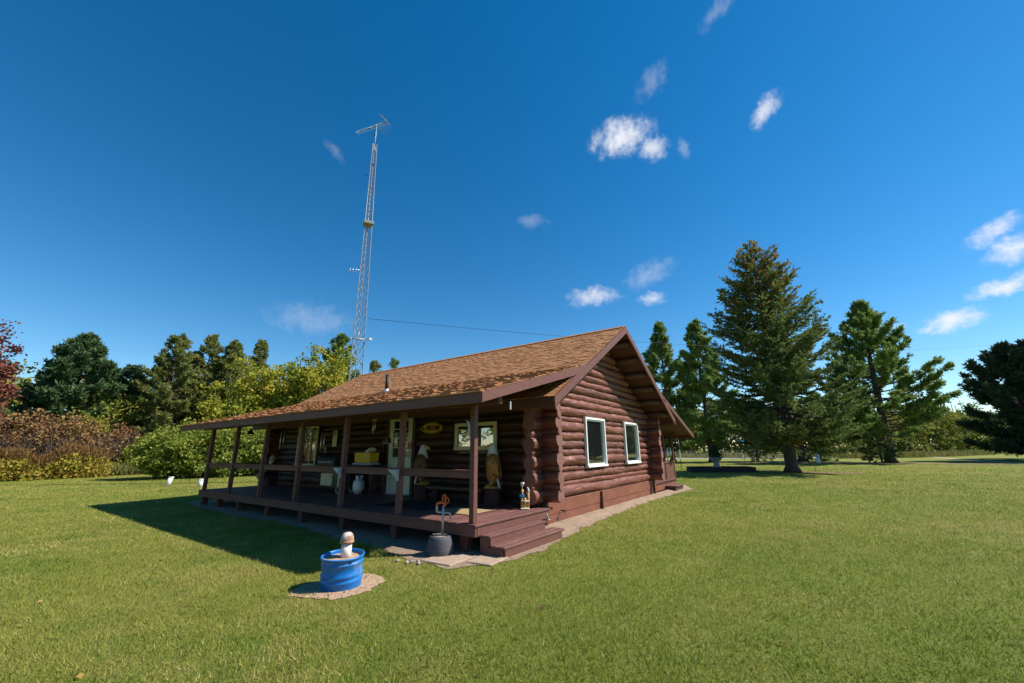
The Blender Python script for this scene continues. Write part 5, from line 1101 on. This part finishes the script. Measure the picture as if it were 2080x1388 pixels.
# a rough tuft left by the mower beside the deck
n = 1600; tp = np.c_[-.82+rs.normal(size=n)*.10, 1.75+rs.normal(size=n)*.26]; P = np.r_[P, tp]; Hh = np.r_[Hh, np.full(n, .10)]; Wd = np.r_[Wd, np.full(n, .004)]
n = len(P); lean = rs.normal(size=(n, 2))*.55; cl = vn(P, .16, 1)*.5+vn(P, .5, 2)*.3+vn(P, 1.7, 3)*.2; hh = Hh*rs.uniform(.5, 1.3, n)*(.55+.9*cl); a = rs.uniform(0, 6.28, n)
B0 = np.c_[P[:, 0]-np.cos(a)*Wd, P[:, 1]-np.sin(a)*Wd, np.full(n, .001)]; B1 = np.c_[P[:, 0]+np.cos(a)*Wd, P[:, 1]+np.sin(a)*Wd, np.full(n, .001)]
Tp = np.c_[P[:, 0]+lean[:, 0]*hh, P[:, 1]+lean[:, 1]*hh, hh]
Vg = np.stack([B0, B1, Tp], 1).reshape(-1, 3); Fg = np.arange(3*n).reshape(n, 3); dry = vn(P, .12, 13)*.2+vn(P, .28, 11)*.35+vn(P, 1.1, 12)*.45; tn = np.clip(.25*rs.beta(2, 2, n)+1.6*(dry-.5)+.33+.10*np.sin((P[:, 0]*.35+P[:, 1]*.94)*5.2)+rs.normal(size=n)*.25+(rs.rand(n) < .10*np.clip(dry*2-.3, 0, 2))*.5, 0, 1)
tag(np_mesh('lawn_grass', Vg, Fg, 'grass_blade', tn), 'short mown grass', 'grass', kind='stuff')

# fallen leaves on the lawn, grit on the bare soil
rs = np.random.RandomState(31); n = 260; a = rs.uniform(YAW-R(52), YAW+R(52), n); rr = 2.5+rs.rand(n)**.8*26
P = np.c_[CAM.x+rr*np.cos(a), CAM.y+rr*np.sin(a), np.full(n, .035)]; kp = ~((P[:, 0] > -1) & (P[:, 0] < 13.6) & (P[:, 1] > -1) & (P[:, 1] < 12.6)); P = P[kp]; n = len(P)
V_, F_ = diamonds(P, rs.normal(size=(n, 3))*[1, 1, .25], rs.uniform(.03, .07, n), rs.uniform(.010, .022, n), rs); tag(np_mesh('fallen_leaves', V_, F_, 'russet_leaf', rs.uniform(.3, 1, n)), kind='stuff')
SA = np.array(SOIL); n = 2600; q = rs.randint(len(SA), size=n); P = SA[q]+rs.normal(size=(n, 2))*.05; u = rs.rand(n)**1.2*.55
P[:, 0] = np.where(P[:, 0] < 1.0, P[:, 0]+u*(np.maximum(P[:, 0], .3)-P[:, 0]), P[:, 0]); P[:, 1] = P[:, 1]+u*(np.maximum(P[:, 1], .0)-P[:, 1])
ring = rs.rand(240)*6.28; rq = .27+.17*rs.rand(240); P = np.r_[P, np.c_[bx_+rq*np.cos(ring), by_+rq*np.sin(ring)]]; n = len(P)
r_ = rs.uniform(.003, .008, n)*np.where(rs.rand(n) < .06, 2.2, 1); O = np.array([[1, 0, 0], [0, 1, 0], [-1, 0, 0], [0, -1, 0], [0, 0, .8], [0, 0, -.8]], float)
V_ = (np.c_[P, .016+.03*np.clip(u.mean(), 0, 1)*(P[:, 0] > 1.9)][:, None, :]+O[None]*(r_[:, None, None]*rs.uniform(.6, 1.4, (n, 6, 1)))).reshape(-1, 3)
F0 = np.array([[0, 1, 4], [1, 2, 4], [2, 3, 4], [3, 0, 4], [1, 0, 5], [2, 1, 5], [3, 2, 5], [0, 3, 5]]); F_ = (F0[None]+6*np.arange(n)[:, None, None]).reshape(-1, 3)
tag(np_mesh('soil_grit', V_, F_, 'soil'), kind='stuff')
